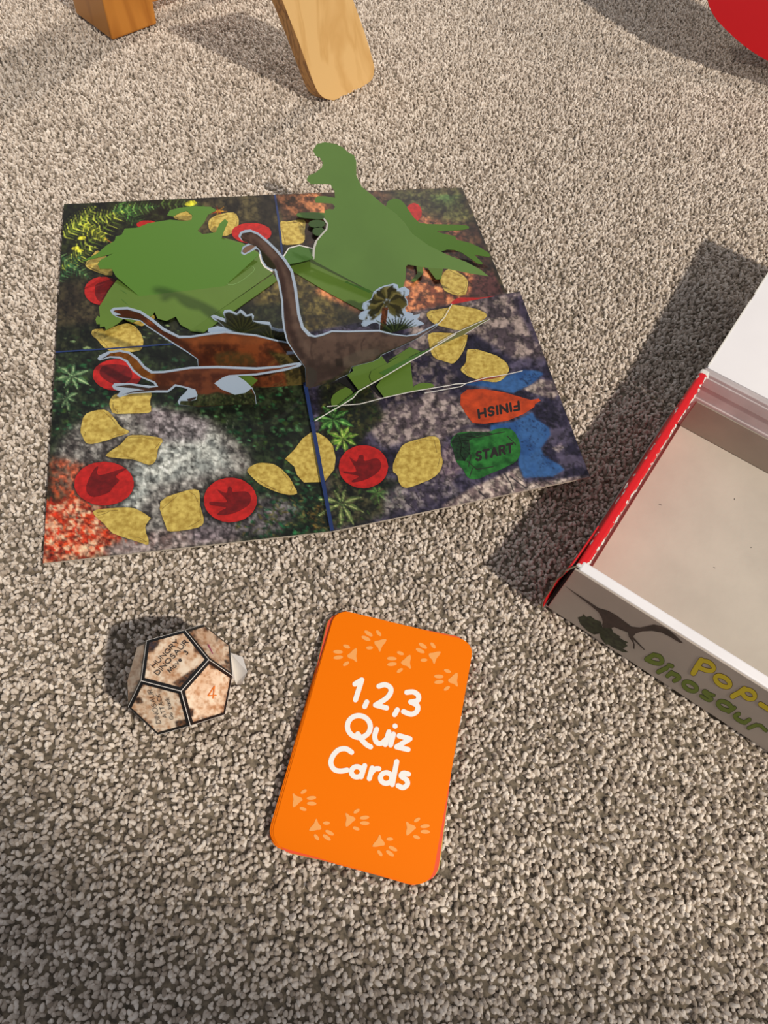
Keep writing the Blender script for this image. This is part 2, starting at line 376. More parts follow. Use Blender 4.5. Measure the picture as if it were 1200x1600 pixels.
def carpet():
    xs = []; sp_ = .0031
    X, Y = np.meshgrid(np.arange(-1.25, 1.25, sp_), np.arange(-.30, 1.85, sp_))
    X = X.ravel()+rng.uniform(-.0012, .0012, X.size); Y = Y.ravel()+rng.uniform(-.0012, .0012, Y.size)
    q = proj(np.stack([X, Y, 0*X], 1)); k = (q[:, 0] > -650) & (q[:, 0] < 1850) & (q[:, 1] > -170) & (q[:, 1] < 1950)
    X, Y = X[k], Y[k]; n = len(X)
    lumps = vnoise(X, Y, .02, 3)*.0012
    pts = np.stack([X, Y, np.full(n, -.0075)+lumps-.0008], 1)
    me = bpy.data.meshes.new('carpet_pile'); me.from_pydata(pts.tolist(), [], [])
    r = np.zeros((n, 3), np.float32); ten = rng.random(n)
    # lay direction drifts slowly over the carpet, as a trodden pile does
    az = vnoise(X, Y, .05, 9)*4+rng.uniform(0, 2*math.pi, n)
    r[:, 0] = rng.normal(0, .36, n); r[:, 1] = rng.normal(0, .36, n); r[:, 2] = az
    a = me.attributes.new('rot', 'FLOAT_VECTOR', 'POINT'); a.data.foreach_set('vector', r.ravel())
    s = me.attributes.new('siz', 'FLOAT', 'POINT'); s.data.foreach_set('value', rng.uniform(.82, 1.2, n).astype(np.float32))
    v = me.attributes.new('pick', 'INT', 'POINT'); v.data.foreach_set('value', rng.integers(0, 3, n).astype(np.int32))
    m = bpy.data.materials.new('carpet_yarn'); m.use_nodes = True; nt = m.node_tree; b = nt.nodes['Principled BSDF']
    b.inputs['Roughness'].default_value = .8; b.inputs['Specular IOR Level'].default_value = .25
    b.inputs['Sheen Weight'].default_value = .25
    oi = nt.nodes.new('ShaderNodeObjectInfo'); cr = nt.nodes.new('ShaderNodeValToRGB')
    e = cr.color_ramp.elements; e[0].position = 0; e[0].color = lc((148, 134, 119)); e[1].position = 1; e[1].color = lc((242, 232, 219))
    for ps, c in ((.16, (178, 164, 148)), (.4, (204, 191, 176)), (.7, (224, 212, 198))):
        x = e.new(ps); x.color = lc(c)
    nt.links.new(oi.outputs['Random'], cr.inputs['Fac']); nt.links.new(cr.outputs['Color'], b.inputs['Base Color'])
    o = link('carpet_pile', me)
    ng = bpy.data.node_groups.new('pile', 'GeometryNodeTree')
    ng.interface.new_socket('Geometry', in_out='INPUT', socket_type='NodeSocketGeometry')
    ng.interface.new_socket('Geometry', in_out='OUTPUT', socket_type='NodeSocketGeometry')
    N = ng.nodes; L = ng.links; gi = N.new('NodeGroupInput'); go = N.new('NodeGroupOutput')
    g2i = N.new('GeometryNodeGeometryToInstance')
    join = N.new('GeometryNodeJoinGeometry')
    for (mx, my, mz, ex, ey, ez, rad) in ((.0008, 0, .0044, .0022, .0006, .0062, .00158), (-.0006, .001, .0044, .0010, -.0010, .0070, .00146), (.0014, -.0006, .0042, .0034, .0010, .0056, .00150)):
        qb = N.new('GeometryNodeCurveQuadraticBezier'); qb.inputs['Resolution'].default_value = 4
        qb.inputs['Start'].default_value = (0, 0, -.001); qb.inputs['Middle'].default_value = (mx, my, mz); qb.inputs['End'].default_value = (ex, ey, ez)
        sr = N.new('GeometryNodeSetCurveRadius'); cc = N.new('GeometryNodeCurvePrimitiveCircle'); cc.inputs['Resolution'].default_value = 6; cc.inputs['Radius'].default_value = rad
        sparam = N.new('GeometryNodeSplineParameter'); fc = N.new('ShaderNodeFloatCurve'); cm = fc.mapping.curves[0]
        cm.points[0].location = (0, .5); cm.points[1].location = (1, .5); p = cm.points.new(.65, 1.0); fc.mapping.update()
        L.new(sparam.outputs['Factor'], fc.inputs['Value'])
        L.new(qb.outputs[0], sr.inputs['Curve']); L.new(fc.outputs[0], sr.inputs['Radius'])
        c2m = N.new('GeometryNodeCurveToMesh'); c2m.inputs['Fill Caps'].default_value = True
        if 'Scale' in c2m.inputs: L.new(fc.outputs[0], c2m.inputs['Scale'])
        L.new(sr.outputs[0], c2m.inputs['Curve']); L.new(cc.outputs[0], c2m.inputs['Profile Curve'])
        ss = N.new('GeometryNodeSetShadeSmooth'); L.new(c2m.outputs[0], ss.inputs['Geometry'])
        sm = N.new('GeometryNodeSetMaterial'); sm.inputs['Material'].default_value = m; L.new(ss.outputs[0], sm.inputs[0])
        gg = N.new('GeometryNodeGeometryToInstance'); L.new(sm.outputs[0], gg.inputs[0]); L.new(gg.outputs[0], join.inputs[0])
    iop = N.new('GeometryNodeInstanceOnPoints'); iop.inputs['Pick Instance'].default_value = True
    def attr(nm, ty):
        a = N.new('GeometryNodeInputNamedAttribute'); a.data_type = ty; a.inputs['Name'].default_value = nm; return a.outputs['Attribute']
    e2r = N.new('FunctionNodeEulerToRotation'); L.new(attr('rot', 'FLOAT_VECTOR'), e2r.inputs[0])
    L.new(gi.outputs[0], iop.inputs['Points']); L.new(join.outputs[0], iop.inputs['Instance'])
    L.new(attr('pick', 'INT'), iop.inputs['Instance Index']); L.new(e2r.outputs[0], iop.inputs['Rotation']); L.new(attr('siz', 'FLOAT'), iop.inputs['Scale'])
    L.new(iop.outputs[0], go.inputs[0])
    md = o.modifiers.new('pile', 'NODES'); md.node_group = ng
    me.materials.append(m)
    tag(o, 'beige and taupe twisted cut pile carpet covering the whole floor', 'carpet', kind='stuff')
carpet()

# ------------------------------------------------------------------ furniture at the top edge
def extrude_px(name, poly, pl, thick, mface, medge, parent, bv=.002):
    o = sheet(name, poly, pl, mface, parent, step=0, thick=thick, rim=medge); bevel(o, bv, 2); return o
t = thing('plywood_chair', 'pale plywood chair leg slanting onto the carpet, rounded foot, behind the game board', 'chair', tuple(B(517, 157)))
fa = B(517, 157); fb = B(581, 124); wd_ = unit(fb-fa); nrm = unit(np.cross(wd_, ZN)); nrm = nrm if nrm@(CAM-fa) > 0 else -nrm
L_ = math.radians(14); npl = unit(nrm*math.cos(L_)+ZN*math.sin(L_))
leg = [(392, -120), (441, 0), (466, 64), (489, 127)]+smooth([(489, 127), (497, 144), (508, 154), (522, 157)], 3, False)[1:]+smooth([(548, 146), (574, 131), (583, 121), (585.5, 105)], 3, False)+[(577, 73), (569, 48), (552, 0), (515, -120)]
extrude_px('leg', leg, (fa, npl), .020, M['ply'], M['ply_edge'], t)
pa, pb, pc = B(119, 22), B(176, 64), B(246, 38)
t = thing('wooden_table', 'orange varnished square wooden post with a rail, back left on the carpet', 'table', tuple(pb))
pd = pa+(pc-pb); up = ZN*.34
o = boxmesh('leg', [pb, pc, pd, pa, pb+up, pc+up, pd+up, pa+up], M['pine'], t); bevel(o, .003, 3)
d = unit(pc-pb); q = unit(pa-pb)
zr = min(np.arange(0.005, .2, .001), key=lambda z: abs(proj(pc+ZN*z)[1]-11))
o = boxmesh('rail', slab(pc-d*.001+q*.012+ZN*zr, d*.22, q*.018, ZN*.05), M['pine'], t); bevel(o, .002, 2)
pf = B(1290, 122, .035)
t = thing('red_chair', 'red painted rounded wooden chair side with bare plywood edge, cut off top right', 'chair', (float(pf[0]), float(pf[1]), 0))
rp = smooth([(1104, -30), (1106, 2), (1117, 27), (1140, 52), (1162, 71), (1182, 85), (1200, 95), (1240, 113), (1290, 122), (1350, 112)], 4, False)+[(1420, 60), (1440, -60), (1420, -240), (1110, -240)]
o = extrude_px('side_panel', rp, (pf, unit(np.array([-.16, -.97, .22]))), .014, M['red_paint'], M['ply_edge'], t, .0012)
for lx in (1296, 1400):
    lf = B(lx, 130); o = boxmesh('leg', slab(lf+np.array([0, .012, 0]), (.03, 0, 0), (0, .05, 0), (0, 0, .16)), M['red_paint'], t); bevel(o, .003, 2)

# ------------------------------------------------------------------ board print
cv = Canvas(60, 285, 930, 890, 1.5, (66, 60, 46))
P_all = [(60, 285), (930, 285), (930, 890), (60, 890)]
cv.fill(P_all, (50, 45, 36), 0, 1, (92, 84, 58), 26, 3)
# upper left: dark undergrowth with ferns
cv.fill([(90, 310), (300, 300), (300, 360), (210, 430), (90, 450)], (26, 30, 20), 6, .9, (52, 60, 30), 10, 5)
for a in ((100, 372, 150, 322, 17), (120, 395, 205, 318, 20), (112, 352, 190, 330, 14), (96, 420, 150, 385, 14)):
    cv.fern(*a, (196, 206, 88), (112, 132, 46), 15)
cv.fern(185, 318, 232, 360, 15, (92, 140, 66), (48, 92, 42), 13); cv.fern(175, 330, 250, 322, 14, (118, 156, 84), (56, 96, 48), 15)
cv.fern(250, 318, 320, 322, 12, (96, 120, 60), (60, 84, 42), 13); cv.fern(130, 350, 168, 378, 12, (206, 210, 78), (128, 140, 44), 12)
cv.fern(92, 400, 142, 436, 14, (120, 156, 100), (58, 100, 62), 13); cv.fern(90, 440, 128, 398, 11, (88, 130, 84), (44, 80, 50), 12)
for x, y, r_ in ((118, 388, 4), (125, 392, 3), (298, 318, 6), (128, 372, 4)): cv.fill(ell(x, y, r_*1.6, r_*.7, -10), (224, 222, 70))
for k in range(7): cv.stroke([(341, 330), (341+14*math.cos(k*.9), 330+9*math.sin(k*.9))], 2.4, (206, 92 if k % 2 else 150, 36), 1, .6)
for k in range(4): cv.stroke([(172, 378), (164+5*k, 372+3*k)], 2, (214, 150, 70), 1, .6)
cv.fill([(88, 440), (235, 430), (250, 520), (84, 545)], (54, 46, 36), 8, .9, (82, 74, 54), 14, 6)
cv.fill([(400, 455), (440, 420), (480, 430), (560, 500), (480, 530), (400, 520)], (70, 60, 34), 8, .95, (116, 104, 62), 9, 8)
# upper right: brown rock, orange rock, soft fern
cv.fill([(428, 300), (722, 293), (790, 470), (600, 510), (470, 430)], (72, 52, 44), 3, 1, (104, 78, 60), 18, 11)
cv.fill([(428, 305), (500, 300), (520, 340), (480, 352), (440, 320)], (112, 72, 50), 5, .9, (206, 140, 96), 8, 12, 2.2)
cv.fill([(630, 425), (660, 415), (745, 420), (760, 440), (690, 490), (600, 505), (560, 490), (490, 455), (510, 440), (600, 470)], (128, 74, 52), 5, .95, (222, 150, 104), 9, 13, 2.2)
cv.fill([(640, 330), (700, 330), (730, 380), (760, 400), (720, 400), (650, 370)], (108, 66, 50), 5, .8, (200, 128, 96), 7, 14, 2.2)
cv.fill([(740, 425), (770, 425), (790, 465), (735, 460)], (96, 62, 62), 3, .9)
cv.fill([(600, 296), (722, 292), (745, 345), (700, 350), (620, 320)], (70, 66, 46), 8, .9, (112, 116, 72), 8, 15)
for k in range(16):
    a = math.pi*k/15; cv.stroke([(697, 306), (697+30*math.cos(a), 306+24*math.sin(a))], 3.5, (104, 128, 74) if k % 2 else (66, 92, 58), .7, .8, blur=1)
# lower left: jungle, waterfall, lava
BLp = [(87, 550), (463, 522), (519, 830), (67, 880)]
cv.fill([(87, 512), (470, 470), (480, 560), (85, 590)], (26, 34, 22), 6, 1, (58, 62, 40), 9, 21)
cv.leafy([(95, 520), (380, 490), (460, 560), (87, 580)], [(124, 146, 104), (84, 110, 66), (52, 72, 40), (150, 166, 120)], 300, 3.2, 4, (-20, 20))
cv.fill(BLp, (24, 34, 22), 3, 1, (54, 66, 44), 10, 22)
JG = [(85, 560), (480, 560), (505, 700), (515, 830), (420, 845), (330, 700), (250, 640), (85, 700)]
cv.leafy(JG, [(30, 74, 44), (46, 100, 60), (62, 84, 40), (20, 46, 26), (84, 128, 84)], 1100, 4.2, 5, (-40, 40), .5)
cv.leafy(JG, [(96, 150, 104), (56, 128, 80)], 110, 4.0, 6, (-30, 30), .45)
for x, y, L in ((112, 588, 30), (104, 622, 25)): cv.star(x, y, L, 7, (96, 130, 92), (178, 196, 150), 20)
ROCK = [(112, 668), (150, 640), (235, 632), (270, 640), (330, 655), (385, 700), (400, 730), (380, 745), (330, 755), (300, 800), (330, 840), (200, 868), (130, 850), (110, 790), (80, 730), (90, 690)]
cv.fill(ROCK, (92, 86, 84), 9, .95, (176, 172, 166), 9, 23)
cv.fill([(260, 660), (330, 660), (370, 730), (300, 745), (240, 760), (215, 800), (170, 790), (190, 740), (240, 700)], (150, 156, 152), 10, .85, (214, 218, 210), 11, 24)
cv.fill([(210, 640), (260, 638), (330, 656), (320, 690), (240, 690)], (110, 100, 104), 8, .7, (190, 180, 184), 6, 25)
r_ = np.random.default_rng(3)
for k in range(90):
    x = r_.uniform(110, 370); y = r_.uniform(650, 790); l = r_.uniform(8, 26)
    m_, _ = 0, 0
    cv.stroke([(x, y), (x-l*.25+r_.normal(0, 1.5), y+l)], r_.uniform(.7, 1.8), (220, 222, 216) if r_.random() < .5 else (92, 90, 88), r_.uniform(.2, .45), .4)
cv.fill([(90, 712), (118, 712), (120, 760), (80, 770)], (110, 100, 92), 5, .8, (200, 190, 178), 7, 26)
cv.fill([(60, 790), (125, 770), (175, 800), (190, 850), (150, 875), (60, 885)], (186, 64, 34), 9, 1, (240, 190, 158), 8, 27)
cv.fill([(78, 712), (110, 722), (150, 730), (128, 780), (76, 778)], (120, 84, 66), 6, .7, (212, 90, 50), 6, 28)
cv.leafy([(66, 780), (120, 770), (190, 812), (200, 850), (66, 880)], [(206, 60, 30), (236, 96, 50), (150, 50, 32)], 150, 4, 30)
cv.fill([(160, 855), (240, 830), (360, 822), (380, 845), (200, 868), (165, 868)], (128, 110, 106), 5, .9, (190, 176, 172), 7, 31)
cv.fill([(290, 790), (420, 775), (470, 790), (440, 832), (300, 850)], (82, 74, 80), 8, .8, (154, 144, 150), 7, 32)
cv.leafy([(360, 800), (480, 770), (518, 828), (380, 845)], [(40, 96, 62), (26, 60, 36), (78, 86, 52), (120, 112, 66)], 260, 4, 33)
cv.leafy([(480, 800), (516, 775), (516, 825), (490, 828)], [(150, 122, 62), (104, 88, 44), (70, 60, 30)], 120, 2.5, 34)
for x in range(24): cv.fill(ell(130+r_.normal(0, 8)+x*3, 836+r_.normal(0, 12), 3, 2), (226, 96, 54), 0, .35)
# lower right: navy shade and rock
BRp = [(463, 522), (812, 455), (925, 745), (519, 832)]
cv.fill(BRp, (50, 46, 66), 3, 1, (92, 86, 106), 20, 41, 2.2)
cv.fill([(640, 490), (700, 478), (812, 455), (850, 520), (870, 560), (800, 560), (740, 520), (690, 540), (640, 560)], (92, 80, 84), 5, .9, (178, 162, 152), 14, 42, 2.2)
cv.fill([(800, 465), (818, 460), (850, 530), (838, 540)], (70, 62, 84), 4, .8)
cv.fill([(560, 560), (640, 540), (720, 560), (700, 620), (600, 640), (560, 620)], (50, 44, 62), 6, .9, (130, 118, 116), 10, 43, 2.2)
cv.fill([(575, 670), (600, 640), (680, 612), (735, 625), (745, 660), (700, 680), (690, 700), (640, 690), (600, 700)], (106, 94, 98), 5, .95, (178, 164, 158), 9, 44, 2.2)
cv.fill([(700, 690), (725, 730), (700, 760), (670, 740)], (110, 92, 104), 5, .8, (168, 150, 150), 6, 45, 2.2)
JB = [(500, 600), (570, 590), (600, 650), (570, 680), (560, 700), (500, 690)]
cv.fill(JB, (24, 32, 20), 6, .95, (62, 64, 36), 8, 46); cv.leafy(JB, [(52, 72, 34), (24, 40, 20), (90, 92, 48)], 220, 3.4, 47)
JC = [(510, 730), (620, 750), (640, 790), (560, 820), (518, 828)]
cv.fill(JC, (34, 40, 28), 7, .9, (90, 88, 60), 9, 48); cv.leafy(JC, [(52, 96, 56), (84, 110, 56), (40, 60, 34)], 130, 3.6, 49)
cv.star(520, 655, 34, 8, (74, 132, 66), (150, 196, 112), 10); cv.star(536, 685, 31, 8, (112, 158, 60), (206, 214, 130), 25)
cv.star(534, 787, 44, 8, (104, 124, 74), (196, 200, 142), 12, .11); cv.star(590, 770, 20, 7, (74, 112, 60), (130, 156, 90), 40)
cv.fill([(600, 770), (660, 740), (700, 745), (720, 770), (640, 800), (600, 805)], (86, 78, 92), 6, .8, (168, 158, 158), 9, 50, 2.2)
cv.fill([(690, 790), (740, 760), (810, 730), (820, 755), (925, 742), (925, 750), (700, 800)], (132, 116, 114), 3, .95, (210, 196, 184), 8, 51, 2.2)
cv.fill([(735, 668), (775, 672), (770, 686), (700, 680)], (150, 138, 132), 3, .8, (190, 176, 168), 5, 52)
W1 = C7([(210, 190), (400, 130), (520, 125), (640, 85), (740, 90), (780, 110), (700, 180), (620, 220), (560, 250), (350, 200)])
W2 = C7([(400, 480), (560, 460), (700, 390), (730, 440), (820, 500), (830, 550), (760, 650), (790, 710), (900, 770), (930, 800), (850, 850), (640, 860), (600, 760), (615, 640), (590, 560), (540, 500), (400, 520)])
for Wp in (W1, W2):
    cv.fill(Wp, (52, 94, 148), 1, 1, (66, 112, 166), 20, 53)
cv.leafy(C7([(600, 120), (760, 95), (700, 180), (620, 200)]), [(26, 44, 76)], 60, 1.8, 54)
cv.leafy(C7([(570, 470), (720, 410), (820, 510), (750, 660), (900, 790), (760, 800), (650, 660)]), [(26, 44, 76), (34, 56, 96)], 260, 1.9, 55)
cv.fill(C7([(630, 225), (760, 150), (870, 160), (900, 240), (860, 300), (760, 270)]), (96, 84, 88), 2, .9, (190, 176, 164), 7, 56)
cv.fill(C7([(840, 650), (910, 605), (930, 640), (890, 680)]), (110, 98, 112), 2, .9, (196, 184, 176), 5, 57)
for ln, ww in (([(500, 830), (545, 900), (565, 960)], 9), ([(540, 850), (660, 940), (720, 860)], 7), ([(720, 930), (740, 870), (840, 905)], 5), ([(310, 955), (370, 1008)], 12), ([(570, 840), (640, 890)], 5), ([(20, 950), (90, 1060)], 5), ([(60, 800), (85, 980)], 3), ([(250, 880), (215, 1020)], 3), ([(130, 960), (115, 1060)], 4), ([(800, 860), (900, 880)], 3)):
    cv.stroke(C7(ln), ww*.2167, (44, 44, 48), .85, ww*.08)
for k in range(12):
    x, y = r_.uniform(700, 1050), r_.uniform(380, 760); cv.stroke(C7([(x, y), (x+90, y+40+r_.normal(0, 20))]), .8, (120, 114, 132), .35, .3)
for ln in ([(880, 640), (980, 750)], [(960, 590), (990, 640), (980, 700)], [(750, 710), (900, 715)]): cv.stroke(C8(ln), 1.6, (48, 42, 50), .8, .8)

def grow(poly, k):
    A = np.array(poly); c = A.mean(0); d = A-c; r = np.hypot(*d.T)[:, None]; return (c+d*(r+k)/r).tolist()
YS = [C6([(920, 290), (945, 260), (990, 240), (1035, 245), (1055, 275), (1050, 312), (980, 310)]),
 Z1([(725, 400), (760, 370), (830, 360), (853, 385), (850, 420), (800, 460), (735, 440)]),
 Z1([(1030, 405), (1060, 398), (1133, 393), (1135, 440), (1128, 488), (1060, 497), (1038, 485)]),
 C6([(255, 640), (300, 580), (350, 535), (430, 600), (460, 712), (420, 720), (300, 680)]),
 C6([(300, 1160), (330, 1125), (430, 1120), (520, 1090), (590, 1085), (650, 1125), (690, 1200), (685, 1250), (650, 1290), (490, 1295), (400, 1265), (340, 1200)]),
 C6([(545, 1050), (640, 1030), (760, 1015), (775, 1045), (700, 1095), (640, 1090)]),
 Z3([(303, 240), (330, 205), (400, 200), (478, 195), (475, 245), (480, 265), (465, 288), (330, 290), (310, 270)]),
 Z3([(180, 355), (205, 290), (280, 273), (325, 310), (350, 345), (388, 368), (330, 390), (270, 410), (210, 418), (190, 390)]),
 Z3([(293, 460), (350, 420), (385, 385), (440, 382), (527, 398), (510, 440), (500, 490), (470, 508), (400, 485), (300, 475)]),
 Z3([(232, 705), (330, 693), (410, 693), (470, 728), (475, 740), (455, 775), (470, 845), (420, 835), (320, 800), (280, 760)]),
 Z3([(520, 665), (620, 620), (683, 618), (688, 680), (705, 740), (680, 775), (565, 793), (540, 760)]),
 Z3([(890, 530), (930, 503), (1000, 505), (1050, 540), (1080, 580), (1102, 630), (1040, 632), (960, 600), (910, 560)]),
 None,
 C8([(805, 390), (850, 290), (890, 245), (1000, 210), (1095, 190), (1140, 225), (1150, 330), (1160, 390), (1110, 480), (960, 550), (880, 560), (845, 520), (835, 470), (808, 450)]),
 C2([(335, 460), (360, 430), (500, 400), (540, 380), (640, 395), (720, 415), (790, 445), (800, 475), (740, 520), (600, 580), (420, 540), (355, 500)]),
 C2([(350, 610), (480, 600), (640, 615), (650, 640), (620, 740), (550, 835), (480, 825), (390, 790), (360, 720)]),
 C2([(655, 730), (760, 740), (880, 780), (950, 830), (975, 880), (950, 940), (880, 985), (760, 970), (660, 940), (600, 890), (640, 830)]),
 C2([(440, 180), (490, 105), (560, 115), (640, 170), (655, 220), (635, 300), (560, 305), (490, 280), (455, 240)])]
BIG = C8([(25, 355), (90, 290), (150, 210), (210, 165), (232, 162), (300, 522), (160, 525), (110, 470), (90, 410)])
BIG2 = C8([(232, 162), (270, 170), (330, 210), (370, 260), (390, 350), (380, 430), (310, 520), (300, 522)])
RS = [(Z1(ell(908, 447, 85, 43)), None),
 (C6(ell(385, 838, 136, 106)), C6([(330, 850), (335, 790), (400, 765), (470, 745), (480, 800), (430, 850), (370, 915), (340, 890)])),
 (C6(ell(720, 340, 80, 30)), None),
 (Z3(ell(335, 125, 103, 67)), Z3([(260, 115), (285, 82), (370, 85), (400, 120), (385, 150), (330, 165), (285, 145)])),
 (Z3(ell(280, 588, 127, 93)), Z3([(205, 595), (235, 530), (255, 515), (250, 545), (275, 550), (345, 528), (375, 525), (330, 555), (345, 575), (320, 600), (300, 625), (240, 645), (210, 630)])),
 (Z3(ell(818, 658, 113, 95)), Z3([(760, 612), (800, 628), (810, 600), (825, 608), (830, 625), (880, 620), (905, 640), (895, 680), (830, 715), (765, 722), (775, 705), (800, 690), (735, 680), (735, 665), (795, 668), (800, 655)])),
 (C8(ell(590, 412, 177, 155)), C8([(490, 345), (540, 375), (560, 330), (590, 330), (600, 370), (680, 350), (715, 380), (705, 440), (620, 500), (520, 525), (510, 510), (560, 480), (460, 460), (450, 445), (540, 445)])),
 (Z2(ell(618, 360, 34, 40)), None),
 (C2([(530, 375), (545, 345), (600, 325), (700, 325), (780, 322), (865, 312), (830, 340), (700, 365), (600, 380)]), None)]
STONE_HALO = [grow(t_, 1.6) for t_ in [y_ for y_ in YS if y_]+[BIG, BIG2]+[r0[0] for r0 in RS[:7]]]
def wkeep():
    for ln, ww in (([(500, 830), (545, 900), (565, 960)], 12), ([(540, 850), (660, 940), (720, 860)], 10), ([(720, 930), (740, 870), (840, 905)], 7), ([(310, 955), (370, 1008)], 16), ([(570, 840), (640, 890)], 8), ([(20, 950), (90, 1060)], 8), ([(60, 800), (85, 980)], 4), ([(250, 880), (215, 1020)], 4), ([(130, 960), (115, 1060)], 6), ([(800, 860), (900, 880)], 5), ([(650, 850), (820, 850), (900, 840)], 5)):
        cv.stroke(C7(ln), ww*.2167, (40, 38, 42), .85, ww*.08)
    for ln in ([(880, 640), (980, 750)], [(960, 590), (990, 640), (980, 700)], [(750, 710), (900, 715)]): cv.stroke(C8(ln), 1.8, (44, 38, 44), .85, .8)
    for Wp in (W1, W2): cv.fill(Wp, (44, 84, 140), 1, .75, (58, 100, 154), 20, 53)
    cv.leafy(C7([(600, 120), (760, 95), (700, 180), (620, 200)]), [(26, 44, 76)], 60, 1.6, 54)
    cv.leafy(C7([(570, 470), (720, 410), (820, 510), (750, 660), (900, 790), (760, 800), (650, 660)]), [(24, 40, 72), (34, 56, 96)], 260, 1.5, 55)
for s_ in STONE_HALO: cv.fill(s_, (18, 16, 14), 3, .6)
fine = fbm(cv.X, cv.Y, 5, 91, 3); crag = np.abs(fbm(cv.X, cv.Y, 11, 95, 4)-.5)*2
fine = np.where((cv.X > 540) & (cv.Y > 470), .5+(fine-.5)*.6, fine)
g_ = np.clip(1.0+(fine-.5)*.85-np.clip(.16-crag, 0, .16)*2.6, .35, 1.5)[..., None]
L0 = np.clip(cv.a*g_, 0, 255)/255
cv.a = 255*np.clip((L0**1.18)*1.08, 0, 1)
wkeep()

# ------------------------------------------------------------------ board geometry
board = thing('game_board', 'opened four-panel dinosaur game board with torn pop-up cut-outs, on the carpet', 'board game', tuple(B(467, 516)))
ZB = .0030
def plane3(a, b, c):
    n = unit(np.cross(b-a, c-a)); n = n if n[2] > 0 else -n; return (a, n)
flatpl = level(ZB)
brpl = plane3(B(463, 522, .004), B(519, 830, .0034), B(922, 745, .026))
def panel(corners, pl, step, order):
    Q = [hit(x, y, pl) for x, y in corners]; n = pl[1]; N1 = int(max(np.linalg.norm(Q[1]-Q[0]), np.linalg.norm(Q[2]-Q[3]))/step); N2 = int(max(np.linalg.norm(Q[3]-Q[0]), np.linalg.norm(Q[2]-Q[1]))/step)
    s, t_ = np.meshgrid(np.linspace(0, 1, N1), np.linspace(0, 1, N2)); s = s.ravel()[:, None]; t_ = t_.ravel()[:, None]
    V = (Q[0]*(1-s)+Q[1]*s)*(1-t_)+(Q[3]*(1-s)+Q[2]*s)*t_; nv = len(V)
    idx = np.arange(nv).reshape(N2, N1); a = idx[:-1, :-1].ravel(); b = idx[:-1, 1:].ravel(); c = idx[1:, 1:].ravel(); d = idx[1:, :-1].ravel()
    F = np.stack([a, d, c, b], 1).tolist(); th = .0019
    # bottom + sides
    ring = list(idx[0, :])+list(idx[1:, -1])+list(idx[-1, -2::-1])+list(idx[-2:0:-1, 0]); m = len(ring)
    V2 = np.vstack([V, V[ring]-n*th]); side = [[ring[i], ring[(i+1) % m], nv+(i+1) % m, nv+i] for i in range(m)]
    bot = [list(range(nv, nv+m))]
    me = bpy.data.meshes.new('board_panel'); me.from_pydata(V2.tolist(), [], F+side+bot)
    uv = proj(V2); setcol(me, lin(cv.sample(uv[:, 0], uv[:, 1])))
    o = link('board_panel', me, [M['print'], M['board_edge']]); me.polygons.foreach_set('material_index', [0]*len(F)+[1]*(m+1))
    put(o, board); return o
st = .00105
tag(panel([(100, 319), (429, 304), (463, 522), (87, 550)], flatpl, st, 0), 'board panel printed with ferns and dark undergrowth')
tag(panel([(429.6, 304), (722, 293), (800, 478), (463.6, 522)], flatpl, st, 0), 'board panel printed with brown and orange rock')
tag(panel([(87, 551), (463, 523), (519, 830), (67, 880)], flatpl, st, 0), 'board panel printed with jungle, grey waterfall rock and lava')
tag(panel([(463.6, 523), (812, 455), (922, 745), (519.6, 830)], brpl, st, 0), 'board panel printed with grey rock, blue water, start and finish')

def pick(pts):                               # which panel plane a print lies on
    x, y = np.mean(np.array(pts), 0)
    c1 = (x-463)*(830-522)-(y-522)*(519-463) > 0     # right of the centre fold
    c2 = (y-522) > (x-463)*(455-522)/(812-463)-4     # below the cross fold
    return brpl if (c1 and c2) else flatpl
def jag(poly, amp=.7):
    P = smooth(poly, 3); return [(x+random.gauss(0, amp*.5), y+random.gauss(0, amp*.5)) for x, y in P]
def ink_edge(poly, pl, o):
    return
for s_ in YS+[BIG, BIG2]:
    if s_ is None: continue
    pl = pick(s_)
    if s_ is BIG: pl = flatpl
    pol = jag(s_, .5) if s_ not in (BIG, BIG2) else s_
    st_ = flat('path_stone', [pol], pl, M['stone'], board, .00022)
    # printed crevices
    A = np.array(pol); c_ = A.mean(0); ex = np.ptp(A, 0)/2; ln = []
    for k in range(4 if s_ not in (BIG, BIG2) else 0):
        i = random.randrange(len(pol)); p = A[i]*(.9)+c_*.1; j = (i+2+random.randrange(3)) % len(pol); q_ = A[j]*.85+c_*.15
        mid = (p+q_)/2+np.random.default_rng(k).normal(0, 1, 2); ln.append([tuple(p), tuple(mid), tuple(q_)])
    if ln: cr_ = strokes('crevice', ln, .55, pl, M['stone_edge'], None, .00034); put(cr_, st_)
for s_, tk in RS:
    pl = pick(s_)
    if s_[0][1] < 480: pl = flatpl
    o = flat('red_spot', [jag(s_, .4)], pl, M['red_spot'], board, .00024)
    if tk: put(flat('footprint', [smooth(tk, 3)], pl, M['red_track'], None, .00038), o)
sg_ = C7([(110, 600), (160, 540), (250, 530), (380, 530), (450, 505), (540, 510), (590, 560), (615, 640), (600, 720), (540, 770), (400, 830), (300, 870), (240, 860), (200, 800), (150, 740), (130, 660)])
start = tag(flat('start_space', [jag(sg_, .5)], brpl, M['start'], board, .00024), 'green rock space lettered START')
fi_ = C7([(180, 330), (185, 260), (230, 225), (350, 220), (500, 245), (620, 280), (690, 300), (745, 290), (760, 305), (720, 330), (715, 350), (640, 400), (520, 450), (350, 472), (270, 465), (220, 400)])
finish = tag(flat('finish_space', [fi_], brpl, M['finish'], board, .00024), 'orange rock space lettered FINISH upside down')

